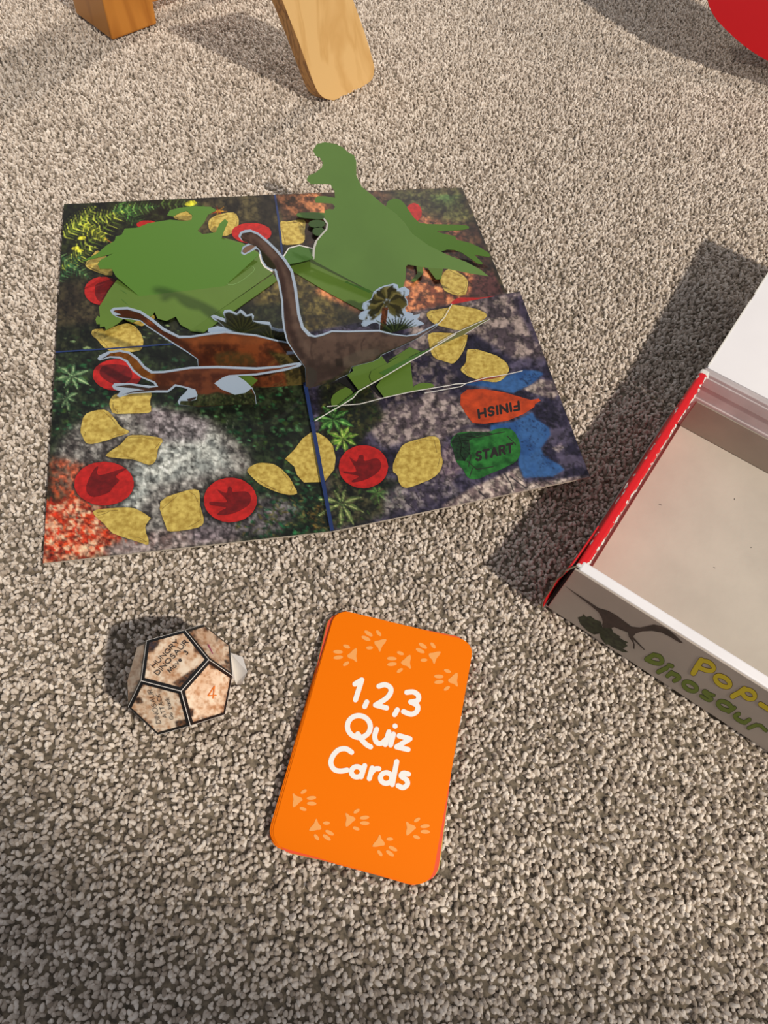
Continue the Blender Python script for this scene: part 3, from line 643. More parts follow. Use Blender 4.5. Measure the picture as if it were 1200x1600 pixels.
# single-stroke letters on a 0-1 box
def arc(cx, cy, rx, ry, a0, a1, n=10):
    return [(cx+rx*math.cos(math.radians(a0+(a1-a0)*i/n)), cy+ry*math.sin(math.radians(a0+(a1-a0)*i/n))) for i in range(n+1)]
FONT = {
 'H': (.62, [[(0, 0), (0, 1)], [(.62, 0), (.62, 1)], [(0, .5), (.62, .5)]]), 'U': (.62, [[(0, 1), (0, .32)]+arc(.31, .32, .31, .32, 180, 360)+[(.62, 1)]]),
 'N': (.64, [[(0, 0), (0, 1), (.64, 0), (.64, 1)]]), 'G': (.72, [arc(.4, .5, .4, .5, 50, 330)+[(.76, .45), (.45, .45)]]),
 'R': (.55, [[(0, 0), (0, 1), (.3, 1)]+arc(.3, .76, .22, .24, 90, -90)+[(0, .52)], [(.25, .52), (.56, 0)]]), 'Y': (.62, [[(0, 1), (.31, .5), (.62, 1)], [(.31, .5), (.31, 0)]]),
 'D': (.64, [[(0, 0), (0, 1), (.2, 1)]+arc(.2, .5, .44, .5, 90, -90)+[(0, 0)]]), 'I': (.02, [[(0, 0), (0, 1)]]), 'O': (.84, [arc(.42, .5, .42, .5, 0, 360, 18)]),
 'S': (.5, [arc(.27, .75, .23, .25, 30, 250)[:]+arc(.23, .25, .25, .27, 75, -160)]), 'A': (.68, [[(0, 0), (.34, 1), (.68, 0)], [(.12, .34), (.56, .34)]]),
 'T': (.6, [[(0, 1), (.6, 1)], [(.3, 1), (.3, 0)]]), 'C': (.66, [arc(.42, .5, .42, .5, 50, 310)]), 'K': (.55, [[(0, 0), (0, 1)], [(.52, 1), (0, .45)], [(.15, .58), (.56, 0)]]),
 'F': (.46, [[(0, 0), (0, 1), (.46, 1)], [(0, .52), (.4, .52)]]), 'M': (.8, [[(0, 0), (.08, 1), (.4, .25), (.72, 1), (.8, 0)]]),
 'o': (.5, [arc(.25, .3, .25, .3, 0, 360, 14)]), 'v': (.46, [[(0, .6), (.23, 0), (.46, .6)]]), 'e': (.48, [[(.02, .32), (.47, .32)]+arc(.25, .3, .24, .3, 5, 310)]),
 'b': (.48, [[(0, 1), (0, 0)], arc(.24, .3, .24, .3, 0, 360, 14)]), 'a': (.46, [arc(.22, .3, .22, .3, 0, 360, 14), [(.46, .6), (.46, 0)]]), 'c': (.42, [arc(.26, .3, .26, .3, 50, 310)]),
 'k': (.42, [[(0, 1), (0, 0)], [(.38, .6), (0, .28)], [(.1, .36), (.42, 0)]]), '3': (.5, [arc(.22, .76, .24, .24, 140, -80)+arc(.22, .27, .28, .27, 85, -140)]),
 '1': (.2, [[(0, .8), (.2, 1), (.2, 0)]]), '4': (.56, [[(.42, 0), (.42, 1), (0, .32), (.58, .32)]]), ' ': (.35, [])}
def text(s, p0, p1, upv, gap=.2):            # laid along p0->p1, height vector upv (pixels)
    tot = sum(FONT[c][0] for c in s)+gap*(len(s)-1); p0 = np.array(p0, float); ax = (np.array(p1, float)-p0)/tot; uv = np.array(upv, float); x = 0; out = []
    for c in s:
        w_, ls = FONT[c]
        for l in ls: out.append([tuple(p0+ax*(x+a)+uv*b) for a, b in l])
        x += w_+gap
    return out
put(strokes('lettering', text('START', C7([(300, 735)])[0], C7([(558, 672)])[0], np.array([-2, -58])*.2167, .30), 3.7, brpl, M['ink'], None, .0004), start)
put(strokes('lettering', text('FINISH', C7([(600, 312)])[0], C7([(312, 372)])[0], np.array([6, 56])*.2167, .32), 3.6, brpl, M['ink'], None, .0004), finish)
def rock_lines(parent, lines, m, w_=.9, off=.0003): put(strokes('crevice', lines, w_, brpl, m, None, off), parent)
rock_lines(start, [C7(l) for l in ([(170, 560), (190, 620), (180, 690), (215, 740)], [(150, 600), (240, 590), (250, 660)], [(215, 560), (300, 570), (420, 545), (500, 530)], [(200, 640), (260, 700), (240, 780)], [(230, 740), (300, 800), (420, 780)], [(250, 850), (270, 790)], [(520, 560), (580, 620)])], M['ink'], 1.3)
put(flat('rock_edge', [C7([(150, 548), (250, 533), (380, 532), (420, 545), (300, 560), (235, 600), (255, 680), (215, 740), (150, 735), (130, 660), (115, 605)])], brpl, mat('printed_start_dark', (26, 66, 30), .45, var=.6, vscale=300), None, .00030), start)
def band(name, pts, w_, pl, m, off, label=None):
    o = flat(name, [ribbon2d(pts, w_)], pl, m, board, off); tag(o, label) if label else None; return o
band('fold_tape', [(429.5, 304), (435, 340), (441, 396), (450, 445), (463, 522)], 3.2, flatpl, M['blue_tape'], .0004, 'blue tape along the upper fold')
band('fold_tape', [(463, 522), (478, 606), (490, 672), (506, 760), (519, 829)], 6.0, flatpl, M['blue_tape'], .0030, 'blue tape along the lower fold')
band('fold_tape', [(87, 550), (160, 545.5), (235, 540), (320, 533)], 2.2, flatpl, M['blue_tape'], .0004, 'blue tape across the left fold')

# ------------------------------------------------------------------ green pop-up backs
import bmesh
T = lambda p, n=3: smooth(p, n)
zb2 = ZB+.0004
g2 = Z1([(180, 570), (250, 535), (290, 500), (325, 480), (330, 462), (355, 455), (368, 428), (420, 425), (470, 405), (560, 391), (625, 396), (652, 392), (656, 372), (632, 353), (600, 362), (575, 377), (548, 372), (560, 350), (600, 340), (660, 333), (735, 336), (760, 350), (722, 370), (708, 400), (678, 438), (700, 452), (755, 445), (772, 408), (795, 387), (808, 400), (790, 440), (780, 472), (860, 490), (940, 540), (700, 760), (480, 760), (330, 632), (312, 600), (262, 600), (252, 580), (265, 562), (318, 535)])
pl_g2 = (B(430, 430, .004), unit(np.array([.16, -.20, 1.0])))
# the rear sheet rises gently away from its glued strip
tag(sheet('pop_up_back', g2, pl_g2, mat('green_card_rear', (82, 124, 42), .5, spec=.3), board, step=0, thick=.0005), 'rear green unprinted back of a folded-down pop-up dinosaur')
g1 = Z1([(243, 815), (252, 800), (262, 806), (258, 762), (272, 742), (300, 692), (340, 640), (380, 600), (440, 552), (500, 520), (560, 492), (640, 470), (720, 458), (800, 470), (870, 490), (935, 528), (975, 575), (997, 618), (650, 862), (605, 838), (585, 803), (545, 822), (508, 812), (495, 784), (484, 800), (440, 812), (400, 828), (362, 812), (340, 832), (310, 850), (288, 860), (282, 845), (262, 848), (262, 835), (248, 835)])
crA, crB = (427, 428), (298, 516)
a_ = B(*crA, zb2); b_ = B(*crB, zb2); dr = unit(b_-a_); hz = unit(np.cross(dr, ZN)); hz = hz if hz@(CAM-a_) > 0 else -hz
L_ = math.radians(84); pl_g1 = (a_, unit(hz*math.cos(L_)+ZN*math.sin(L_)))
G1 = tag(sheet('pop_up_back', g1, pl_g1, M['green'], board, step=0, thick=.0005), 'large green unprinted back of a pop-up dinosaur leaning left')
put(strokes('embossed_slot', [smooth(Z1([(808, 655), (800, 662), (822, 668), (860, 655), (915, 612), (918, 595), (905, 588), (888, 600), (866, 600), (850, 612)]), 3, True)], .8, pl_g1, mat('green_card_score', (122, 160, 88), .6), None, .0002), G1)
put(strokes('crease', [Z1(l) for l in ([(455, 570), (470, 595), (490, 615)], [(395, 650), (430, 662), (465, 658)], [(352, 690), (375, 705)], [(355, 730), (380, 752)], [(545, 555), (550, 520)])], .7, pl_g1, M['green_shaded'], None, .0002), G1)
tag(sheet('glued_strip', [crA, Z1([(1017, 650)])[0], Z1([(702, 872)])[0], Z1([(645, 864)])[0]], level(ZB+.0012), M['green'], board, step=0, thick=.0006), 'green glue strip folded flat along the left pop-up')
# T-rex
tx = Z2([(200, 570), (188, 560), (194, 510), (205, 480), (225, 455), (247, 430), (252, 410), (236, 385), (240, 350), (255, 345), (275, 347), (282, 335), (270, 322), (240, 320), (200, 318), (194, 303), (208, 290), (240, 290), (282, 297), (280, 270), (262, 240), (220, 238), (180, 240), (161, 222), (168, 203), (200, 190), (226, 168), (230, 148), (218, 127), (198, 118), (188, 95), (205, 68), (240, 60), (285, 68), (315, 82), (340, 105), (362, 115), (372, 140), (372, 200), (395, 250), (440, 285), (480, 320), (540, 365), (575, 400), (610, 450), (680, 500), (760, 540), (840, 570), (900, 602), (938, 632), (860, 620), (760, 600), (680, 597), (592, 582), (584, 590), (582, 640), (570, 690), (560, 762)])
pl_tx = upright((473, 412), (622, 477), ZB+.0006, 38)
TX = tag(sheet('pop_up_back', tx, pl_tx, mat('green_card_rex_lit', (116, 152, 80), .4, var=.06, vscale=14, bump=.1, bscale=60), board, step=0, thick=.0006), 'green unprinted back of an upright pop-up tyrannosaur')  # lighter copy of the green card, sheen painted into its colour
put(strokes('torn_edge', [(Z2([(190, 556), (192, 515), (200, 488)]), 3.4), (Z2([(202, 482), (222, 458), (246, 432), (250, 408), (236, 388)]), 2.6)], 3, pl_tx, M['fray'], None, .0006), TX)
put(flat('lock_tab', [T(Z2([(322, 660), (335, 652), (350, 662), (430, 690), (428, 702), (400, 703), (330, 678)]))], pl_tx, M['green_shaded'], None, .0005), TX)
tag(sheet('glued_strip', Z2([(70, 552), (100, 520), (195, 558), (205, 570), (560, 762), (392, 776), (250, 700), (60, 585)]), level(ZB+.0008), M['green'], board, step=0, thick=.0006), 'green glue strip at the foot of the tyrannosaur')
tag(sheet('torn_flap', Z2([(62, 548), (85, 512), (130, 500), (185, 513), (190, 556), (130, 572), (75, 582)]), level(ZB+.010), M['green_shaded'], board, step=0, thick=.0005), 'torn dark green flap with white frayed rim')
strokes('torn_edge', [(Z2([(62, 548), (85, 512), (130, 500), (185, 513)]), 1.8)], 2, level(ZB+.010), M['fray'], board, .0004)
rp_ = Z2([(500, 330), (515, 308), (545, 300), (575, 318), (600, 355), (640, 402), (720, 410), (835, 413), (852, 428), (800, 436), (718, 440), (745, 450), (795, 462), (800, 476), (860, 490), (935, 530), (938, 550), (878, 541), (912, 575), (888, 577), (820, 530), (760, 518), (700, 540), (620, 560), (540, 520), (500, 420)])
pl_rp = (B(620, 390, .014), unit(np.array([.05, -.25, 1.0])))
tag(sheet('pop_up_back', T(rp_, 2), pl_rp, mat('green_card_second_shaded', (80, 116, 44), .5, spec=.3), board, step=0, thick=.0005), 'green back of a second pop-up dinosaur lying behind the tyrannosaur')  # green card again, darkened in colour as if shaded by the tyrannosaur
sheet('pop_up_leg', Z2([(628, 575), (657, 575), (657, 622), (622, 655), (605, 652), (632, 620)]), level(ZB+.004), M['green'], board, step=0)
sheet('pop_up_leg', Z2([(665, 580), (745, 590), (735, 642), (712, 645), (690, 615)]), level(ZB+.004), M['green'], board, step=0)
sheet('pop_up_leg', T(Z2([(118, 368), (140, 360), (245, 362), (250, 388), (180, 386), (130, 380)]), 2), level(ZB+.004), M['green_shaded'], board, step=0)
sheet('pop_up_leg', Z2(ell(205, 408, 36, 17)), level(ZB+.004), M['green_shaded'], board, step=0)
sheet('pop_up_leg', Z2(ell(212, 440, 26, 19)), level(ZB+.004), M['green_shaded'], board, step=0)

# ------------------------------------------------------------------ printed pop-ups
pc_ = Canvas(140, 350, 720, 660, 2.0, (40, 44, 28))
# long-neck body paint
NB = Z1([(862, 462), (870, 448), (905, 442), (935, 456), (972, 487), (1008, 522), (1045, 568), (1076, 615), (1092, 685), (1106, 795), (1122, 852), (1150, 886)])+C1([(262, 425), (290, 430), (340, 418), (395, 397), (500, 396), (690, 392), (760, 412), (860, 425), (925, 415), (1000, 378), (1050, 350), (1052, 356), (960, 415), (890, 450), (800, 492), (700, 530), (650, 575), (520, 605), (430, 660), (400, 690), (340, 700), (240, 760), (230, 620), (170, 530), (120, 450), (102, 380), (94, 300), (90, 200), (70, 90), (44, 10)])+Z1([(1012, 590), (990, 560), (960, 530), (935, 505), (905, 495), (875, 480)])
# order: bush and palm first, then animals
bushin = C3([(680, 185), (745, 212), (735, 165), (762, 158), (800, 175), (820, 160), (848, 185), (878, 180), (882, 210), (925, 220), (970, 225), (978, 250), (1015, 260), (1048, 260), (1076, 318), (1000, 305), (900, 282), (790, 262), (740, 240)])
pc_.fill(C3([(650, 140), (1120, 140), (1120, 340), (650, 340)]), (178, 198, 222))
pc_.fill(bushin, (32, 36, 20), .5, .92)
for k in range(26):
    a = math.radians(200+k*5.6); c0 = C3([(830, 265)])[0]; L1 = random.uniform(26, 36); pc_.stroke([c0, (c0[0]+L1*math.cos(a)*1.1, c0[1]+L1*math.sin(a))], 3.4, [(34, 40, 20), (58, 62, 30), (22, 28, 14)][k % 3], 1, .8)
for k in range(26):
    a = math.radians(200+k*6.4); c0 = C3([(985, 310)])[0]; L1 = random.uniform(18, 28); pc_.stroke([c0, (c0[0]+L1*math.cos(a)*1.2, c0[1]+L1*math.sin(a))], 3.2, [(34, 40, 20), (64, 66, 34), (26, 30, 16)][k % 3], 1, .8)
pc_.fill(C1([(540, 80), (990, 80), (990, 420), (540, 420)]), (172, 194, 220))
pc_.fill(C1([(600, 320), (625, 265), (615, 225), (660, 200), (680, 140), (740, 115), (790, 120), (800, 145), (850, 140), (845, 185), (850, 220), (835, 260), (770, 275), (740, 240), (700, 280), (650, 320)]), (58, 54, 28), 1, .95, (176, 196, 220), 4, 77, 1.2, .60)
for k in range(30):
    a = math.radians(k*12.5); c0 = np.array(C1([(735, 205)])[0]); L1 = random.uniform(24, 34); d_ = np.array([math.cos(a), math.sin(a)*.85])
    if .35*math.pi < a < .65*math.pi: continue
    L1 *= 1.08; e_ = c0+d_*L1+np.array([0, 4 if abs(d_[0]) > .5 else 0]); pc_.fill([c0+d_*5, c0+d_*L1*.6+np.array([-d_[1], d_[0]])*6.5, e_, c0+d_*L1*.6-np.array([-d_[1], d_[0]])*6.5], [(44, 42, 22), (86, 82, 40), (120, 112, 66), (34, 34, 18)][k % 4], 0, .85)
PMB = True
pc_.fill(C1([(708, 240), (748, 240), (735, 330), (728, 395), (694, 395), (700, 320)]), (112, 62, 38), 0, 1, (70, 40, 26), 3, 5)
for k in range(20):
    a = math.radians(185+k*9); c0 = C1([(800, 405)])[0]; L1 = random.uniform(28, 38); pc_.stroke([c0, (c0[0]+L1*math.cos(a)*1.15, c0[1]+L1*math.sin(a)*.85)], 5.5, [(30, 44, 22), (56, 70, 34), (22, 30, 16)][k % 3], 1, .8)
# brown mid dinosaur
BB = C3([(158, 155), (168, 148), (230, 146), (296, 166), (352, 205), (412, 256), (500, 296), (560, 293), (650, 279), (740, 268), (900, 284), (1000, 309), (1105, 330), (1165, 440), (1165, 600), (1040, 562), (900, 545), (720, 450), (600, 445), (597, 400), (540, 362), (440, 298), (330, 222), (300, 197), (250, 188), (200, 184), (165, 172), (190, 170), (175, 162)])
pc_.fill(C3([(500, 300), (1165, 300), (1165, 600), (500, 600)]), (40, 36, 20), 2, 1, (82, 72, 36), 5, 61)
pc_.fill(BB, (72, 36, 20), .5, 1, (132, 68, 34), 14, 62)
pc_.fill(C3([(430, 250), (560, 294), (740, 270), (900, 286), (1000, 312), (900, 330), (700, 320), (560, 330)]), (150, 84, 44), 4, .7)
pc_.fill(C3([(560, 360), (640, 380), (700, 440), (620, 445), (600, 410)]), (70, 32, 20), 3, .7)
pc_.fill(C3([(680, 380), (760, 360), (880, 380), (905, 440), (700, 440)]), (66, 62, 34), 4, .7, (100, 70, 36), 6, 63)
pc_.fill(C3([(915, 330), (960, 320), (1100, 340), (1100, 352), (960, 350), (930, 385), (1000, 400), (1050, 500), (1040, 560), (980, 545), (990, 470), (910, 430)]), (140, 74, 40), 2, .8, (88, 44, 26), 8, 64)
pc_.fill(C3([(960, 360), (1165, 400), (1165, 600), (1060, 565), (1050, 480), (1000, 400)]), (46, 42, 20), 3, .95, (96, 84, 42), 5, 65)
for k in range(30): x = random.uniform(960, 1160); y = random.uniform(380, 560); pc_.stroke(C3([(x, y), (x-40, y+25)]), 1.2, (104, 92, 48), .6, .4)
pc_.stroke(C3([(160, 160), (230, 158), (290, 178), (350, 222), (430, 275)]), 1.2, (60, 28, 16), .7, .8)
pc_.fill(C3([(1060, 362), (1110, 360), (1115, 378), (1060, 380)]), (160, 180, 214), 1)
# long-neck
pc_.fill(C3([(1150, 540), (1260, 500), (1300, 640), (1165, 640)]), (56, 48, 40), 2, 1, (80, 72, 48), 6, 66)
pc_.fill(C1([(400, 560), (560, 520), (690, 540), (520, 620), (420, 700)]), (58, 50, 42), 2, 1, (84, 78, 56), 5, 67)
pc_.fill(NB, (70, 56, 52), .5, 1, (94, 76, 68), 10, 68)
pc_.stroke([*Z1([(905, 455), (965, 495), (1020, 560), (1060, 640), (1080, 750), (1100, 850)]), *C1([(210, 450), (260, 520)])], 7, (112, 94, 84), .55, 7, 3)
pc_.stroke([*Z1([(1010, 560), (1038, 640), (1050, 760), (1068, 850)]), *C1([(170, 480), (220, 560)])], 7, (48, 36, 36), .6, 9, 3)
pc_.fill(C1([(280, 440), (400, 405), (560, 405), (680, 410), (600, 450), (400, 450)]), (112, 92, 82), 5, .6)
pc_.fill(C1([(240, 560), (300, 600), (420, 590), (520, 600), (430, 660), (330, 700), (250, 740)]), (54, 42, 40), 4, .7)
pc_.stroke(C1([(600, 430), (578, 470), (582, 520)]), 1.6, (44, 32, 32), .8, 1, 1); pc_.stroke(C1([(270, 460), (262, 520), (280, 580)]), 1.6, (50, 38, 38), .7, 1, 1)
pc_.fill(C1([(460, 560), (560, 510), (690, 500), (695, 535), (520, 610), (465, 612)]), (96, 88, 78), 2, .5)
pc_.fill(C1([(415, 560), (462, 560), (465, 612), (420, 610)]), (44, 36, 34), 1, .8)
pc_.fill(ell(*Z1([(893, 455)])[0], 1.3, .9), (18, 14, 14)); pc_.stroke(Z1([(862, 470), (885, 477), (905, 488)]), 1, (36, 26, 26), .9, .8)
pc_.fill(C1([(236, 600), (300, 640), (300, 700), (245, 780)]), (64, 60, 54), 2, .8)
pl_ln = upright((463, 609), (560, 590), ZB+.002, 8)
LN = C1([(40, 0)])
ln_o = Z1([(852, 462), (860, 445), (880, 436), (905, 434), (938, 448), (978, 479), (1015, 515), (1055, 560), (1085, 608), (1101, 680), (1115, 790), (1132, 848), (1160, 876)])+C1([(266, 412), (290, 420), (335, 409), (392, 387), (500, 389), (690, 384), (770, 406), (860, 419), (925, 408), (1000, 370), (1052, 343), (1058, 350), (1040, 366), (960, 420), (890, 456), (800, 498), (705, 540), (690, 560), (650, 580), (520, 612), (500, 660), (430, 690), (390, 720), (340, 740), (244, 778), (232, 730), (228, 620), (165, 535), (112, 455), (92, 380), (82, 300), (78, 200), (58, 90), (36, 20)])+Z1([(1018, 640), (1005, 606), (990, 612), (965, 596), (950, 575), (942, 545), (940, 522), (930, 514), (905, 528), (878, 542), (863, 534), (870, 508), (900, 490), (868, 480)])
LNK = tag(sheet('pop_up_long_neck', ln_o, pl_ln, M['outline'], board, step=0, thick=.0006), 'dark grey-brown long-necked pop-up dinosaur with pale blue border')
ln_i = [p for p in NB]
ln_i = Z1([(862, 464), (870, 449), (905, 443), (935, 456), (972, 487), (1008, 522), (1045, 566), (1074, 612), (1089, 685), (1103, 795), (1120, 854), (1150, 888)])+C1([(262, 424), (290, 430), (340, 418), (395, 396), (500, 397), (690, 392), (770, 412), (860, 424), (925, 414), (1000, 377), (1050, 350), (1040, 364), (960, 419), (890, 455), (800, 497), (704, 538), (690, 558), (650, 579), (520, 611), (499, 658), (430, 689), (390, 719), (340, 739), (245, 777), (233, 730), (230, 620), (172, 535), (122, 455), (104, 380), (95, 300), (91, 200), (72, 90), (52, 20)])+Z1([(1026, 625), (1012, 600), (1003, 603), (975, 590), (955, 560), (948, 525), (930, 505), (905, 495), (872, 482)])
put(sheet('printed_body', ln_i, pl_ln, M['print'], None, pc_, 1.3, .0001, .0003), LNK)
put(flat('printed_jaw', [Z1([(868, 525), (880, 508), (905, 497), (925, 503), (905, 520), (880, 534)])], pl_ln, mat('jaw_print', (132, 108, 92), .5), None, .0004), LNK)
put(strokes('torn_edge', [(Z1([(943, 540), (950, 570), (965, 592), (995, 610)]), 2.2)], 2, pl_ln, M['white_ink'], None, .0006), LNK)
# palm behind the long-neck
pl_pm = upright((560, 534), (690, 512), ZB+.006, 12)
pm_o = C1([(560, 297), (575, 275), (600, 262), (582, 245), (590, 215), (640, 190), (655, 145), (690, 120), (720, 108), (780, 93), (805, 100), (812, 125), (850, 112), (880, 135), (878, 160), (852, 175), (868, 200), (870, 225), (850, 245), (862, 270), (900, 280), (905, 292), (945, 284), (942, 298), (925, 316), (965, 338), (975, 350), (965, 378), (940, 402), (900, 430), (700, 430), (692, 400), (688, 345), (670, 335), (640, 342), (605, 362), (585, 358), (578, 345), (592, 322), (565, 315)])
PM = tag(sheet('pop_up_palm', pm_o, pl_pm, M['outline'], board, step=0, thick=.0006), 'printed pop-up palm tree and fern with pale blue border')
put(sheet('printed_fronds', grow(pm_o, -1.4), pl_pm, M['print'], None, pc_, 1.4, .0001, .0003), PM)
# bush + brown dinosaur
pl_bu = upright((300, 612), (470, 600), ZB+.001, 10)
bu_b = (pl_bu[0]-pl_bu[1]*.004, pl_bu[1])
bu_o = C3([(650, 262), (652, 245), (700, 233), (752, 244), (718, 214), (682, 200), (665, 182), (680, 174), (742, 196), (728, 165), (735, 150), (762, 148), (800, 166), (818, 146), (838, 158), (852, 175), (880, 168), (890, 180), (885, 205), (930, 208), (972, 212), (985, 238), (1018, 248), (1052, 248), (1085, 318), (1100, 345), (900, 310), (760, 300)])
BU = tag(sheet('pop_up_bush', bu_o, bu_b, M['outline'], board, step=0, thick=.0006), 'spiky printed pop-up bush with pale blue border')
put(sheet('printed_leaves', grow(bushin, 1), bu_b, M['print'], None, pc_, 1.4, .0001, .0003), BU)
br_o = C3([(140, 150), (158, 138), (230, 134), (300, 154), (362, 195), (422, 244), (500, 284), (560, 284), (650, 269), (740, 260), (900, 277), (1000, 303), (1105, 324), (1150, 400), (1165, 440), (1166, 600), (1100, 610), (860, 600), (700, 540), (640, 470), (598, 445), (594, 405), (540, 368), (440, 306), (330, 232), (298, 206), (250, 197), (205, 193), (172, 184), (150, 168)])
BR_ = tag(sheet('pop_up_brown_dinosaur', br_o, pl_bu, M['outline'], board, step=0, thick=.0006), 'reddish brown long-necked pop-up dinosaur with pale blue border')
br_i = C3([(157, 156), (168, 148), (230, 145), (296, 165), (354, 205), (414, 255), (498, 295), (560, 293), (650, 279), (740, 268), (900, 285), (1000, 310), (1103, 331), (1150, 405), (1164, 440), (1165, 599), (1100, 609), (860, 599), (700, 539), (640, 468), (600, 444), (598, 403), (542, 362), (444, 300), (332, 226), (300, 201), (250, 192), (205, 188), (165, 176), (200, 172)])
put(sheet('printed_body', br_i, pl_bu, M['print'], None, pc_, 1.3, .0001, .0003), BR_)
# small front dinosaur
sc_ = Canvas(140, 530, 490, 650, 2.2, (88, 46, 28))
sc_.fill([(140, 530), (490, 530), (490, 650), (140, 650)], (74, 34, 22), 0, 1, (112, 60, 36), 14, 71)
sc_.fill(C3([(100, 360), (290, 360), (380, 480), (340, 540), (230, 470), (150, 400)]), (112, 66, 22), 5, .95, (138, 86, 34), 8, 72)
sc_.fill(C3([(420, 480), (700, 455), (1120, 430), (1100, 445), (900, 470), (700, 480)]), (124, 72, 48), 3, .5)
sc_.fill(C3([(75, 395), (125, 385), (135, 398), (90, 412)]), (36, 28, 24), 1)
GR = C3([(500, 600), (560, 580), (640, 590), (700, 575), (760, 590), (860, 545), (900, 600), (905, 640), (480, 655)])
sc_.fill(GR, (30, 36, 20), 2, 1, (64, 68, 40), 6, 73); sc_.leafy(GR, [(60, 76, 40), (32, 44, 22), (88, 96, 62)], 200, 2.5, 74)
sc_.fill(C3([(350, 545), (480, 540), (440, 572), (330, 570)]), (66, 34, 24), 2, .8)
sc_.fill(ell(*C3([(160, 380)])[0], 1.5, 1.0), (20, 14, 12))
pl_sm = upright((232, 640), (405, 634), ZB+.0008, 10)
sm_o = C3([(74, 402), (84, 386), (128, 366), (190, 357), (242, 368), (286, 399), (322, 443), (360, 468), (420, 467), (560, 445), (700, 441), (900, 449), (1020, 440), (1100, 425), (1130, 423), (1138, 432), (1130, 442), (1050, 465), (900, 489), (800, 491), (845, 520), (882, 556), (898, 595), (902, 638), (760, 642), (600, 652), (500, 642), (492, 625), (505, 603), (532, 578), (545, 560), (520, 552), (482, 545), (466, 560), (440, 578), (350, 578), (250, 583), (190, 603), (175, 594), (195, 572), (160, 560), (150, 545), (160, 533), (230, 530), (350, 545), (376, 545), (366, 528), (300, 500), (258, 468), (222, 418), (190, 401), (140, 396), (85, 411)])
SM = tag(sheet('pop_up_small_dinosaur', sm_o, pl_sm, M['outline'], board, step=0, thick=.0006), 'small brown running pop-up dinosaur with pale blue border, in front')
sm_i = C3([(92, 404), (118, 390), (140, 374), (190, 366), (236, 376), (278, 408), (314, 452), (354, 479), (420, 477), (560, 455), (700, 452), (900, 460), (1020, 450), (1115, 433), (1100, 440), (1020, 458), (900, 478), (760, 487), (725, 500), (682, 530), (720, 562), (790, 590), (845, 580), (878, 556), (896, 595), (900, 638), (760, 642), (600, 652), (502, 641), (508, 622), (560, 622), (590, 615), (596, 590), (585, 562), (540, 548), (478, 534), (458, 552), (440, 566), (350, 566), (290, 562), (360, 552), (392, 548), (376, 522), (308, 494), (266, 460), (232, 410), (190, 390), (140, 388)])
put(sheet('printed_body', sm_i, pl_sm, M['print'], None, sc_, 1.3, .0001, .0003), SM)
for arm_ in ([(168, 545), (240, 538), (350, 556), (330, 562), (220, 552)], [(200, 590), (260, 572), (340, 562), (380, 568), (260, 578)]):
    put(flat('printed_claw', [C3(arm_)], pl_sm, M['dino_dark'], None, .0004), SM)
put(flat('printed_foot', [C3([(540, 612), (590, 600), (585, 612), (550, 625)])], pl_sm, M['dino_dark'], None, .0004), SM)
sheet('support_tab', C3([(790, 492), (870, 490), (908, 515), (870, 552)]), (pl_sm[0]-pl_sm[1]*.003, pl_sm[1]), M['green'], board, step=0)

# ------------------------------------------------------------------ slots, tabs and torn lines on the raised panel
flat('slot_shade', [C1([(435, 680), (490, 620), (528, 628), (495, 665), (560, 752), (535, 785), (500, 742), (432, 706)]), C1([(638, 742), (700, 690), (675, 735), (722, 806), (690, 800)])], brpl, M['black'], board, .0004)  # black patches painted as the shade inside the slots
def tab(pts, off): sheet('green_tab', C1(pts), brpl, M['green'], board, step=0, thick=.0005, off=off)
tab([(490, 665), (528, 638), (520, 618), (660, 560), (665, 568), (705, 545), (740, 592), (690, 690), (560, 757)], .004)
tab([(670, 735), (705, 688), (885, 580), (905, 765), (722, 805)], .0025)
tab(smooth([(640, 640), (740, 592), (800, 555), (850, 540), (880, 558), (870, 585), (690, 690), (640, 700)], 2), .0052)
tab(smooth([(905, 735), (960, 712), (1018, 718), (1030, 735), (960, 755), (908, 766)], 2), .0015)
tab(smooth([(390, 840), (400, 790), (480, 740), (525, 772), (500, 805), (440, 855), (400, 858)], 2), .002)
tab([(750, 572), (880, 490), (950, 515), (880, 566), (840, 545), (770, 590)], .0015)
flat('lifted_sliver', [C1([(395, 890), (440, 850), (560, 758), (700, 685), (720, 665), (690, 650), (870, 560), (940, 525), (1020, 492), (880, 582), (700, 692), (565, 770), (520, 820)])], brpl, M['green_shaded'], board, .0056)
flat('lifted_sliver', [C2([(360, 725), (600, 585), (780, 500), (830, 495), (630, 612), (450, 692)])], brpl, M['olive'], board, .006)
flat('lifted_sliver', [C2([(620, 1002), (760, 952), (960, 925), (900, 948), (700, 985)])], brpl, M['rustred'], board, .0030)
strokes('torn_edge', [(C1([(290, 950), (390, 890), (460, 850), (530, 805), (560, 765), (700, 687), (880, 580), (1020, 502)])+C2([(360, 732), (560, 610)]), 1.5)], 2, brpl, M['fray'], board, .0064)
strokes('torn_edge', [(C2([(420, 680), (560, 600), (700, 538), (780, 502)]), 1.0), (C2([(630, 612), (760, 530), (825, 495)]), .8)], 2, brpl, M['fray'], board, .0064)
strokes('torn_edge', [(C1([(365, 860), (570, 845), (720, 806), (900, 766), (1120, 730)])+C2([(560, 1000), (640, 995)]), 1.3), (C2([(320, 1070), (600, 1020), (640, 995), (800, 950), (960, 925), (1080, 897)]), 1.2)], 2, brpl, M['fray'], board, .0036)
strokes('torn_edge', [(C2([(270, 600), (420, 535), (475, 478), (530, 375)]), 1.2)], 2, brpl, M['fray'], board, .003)

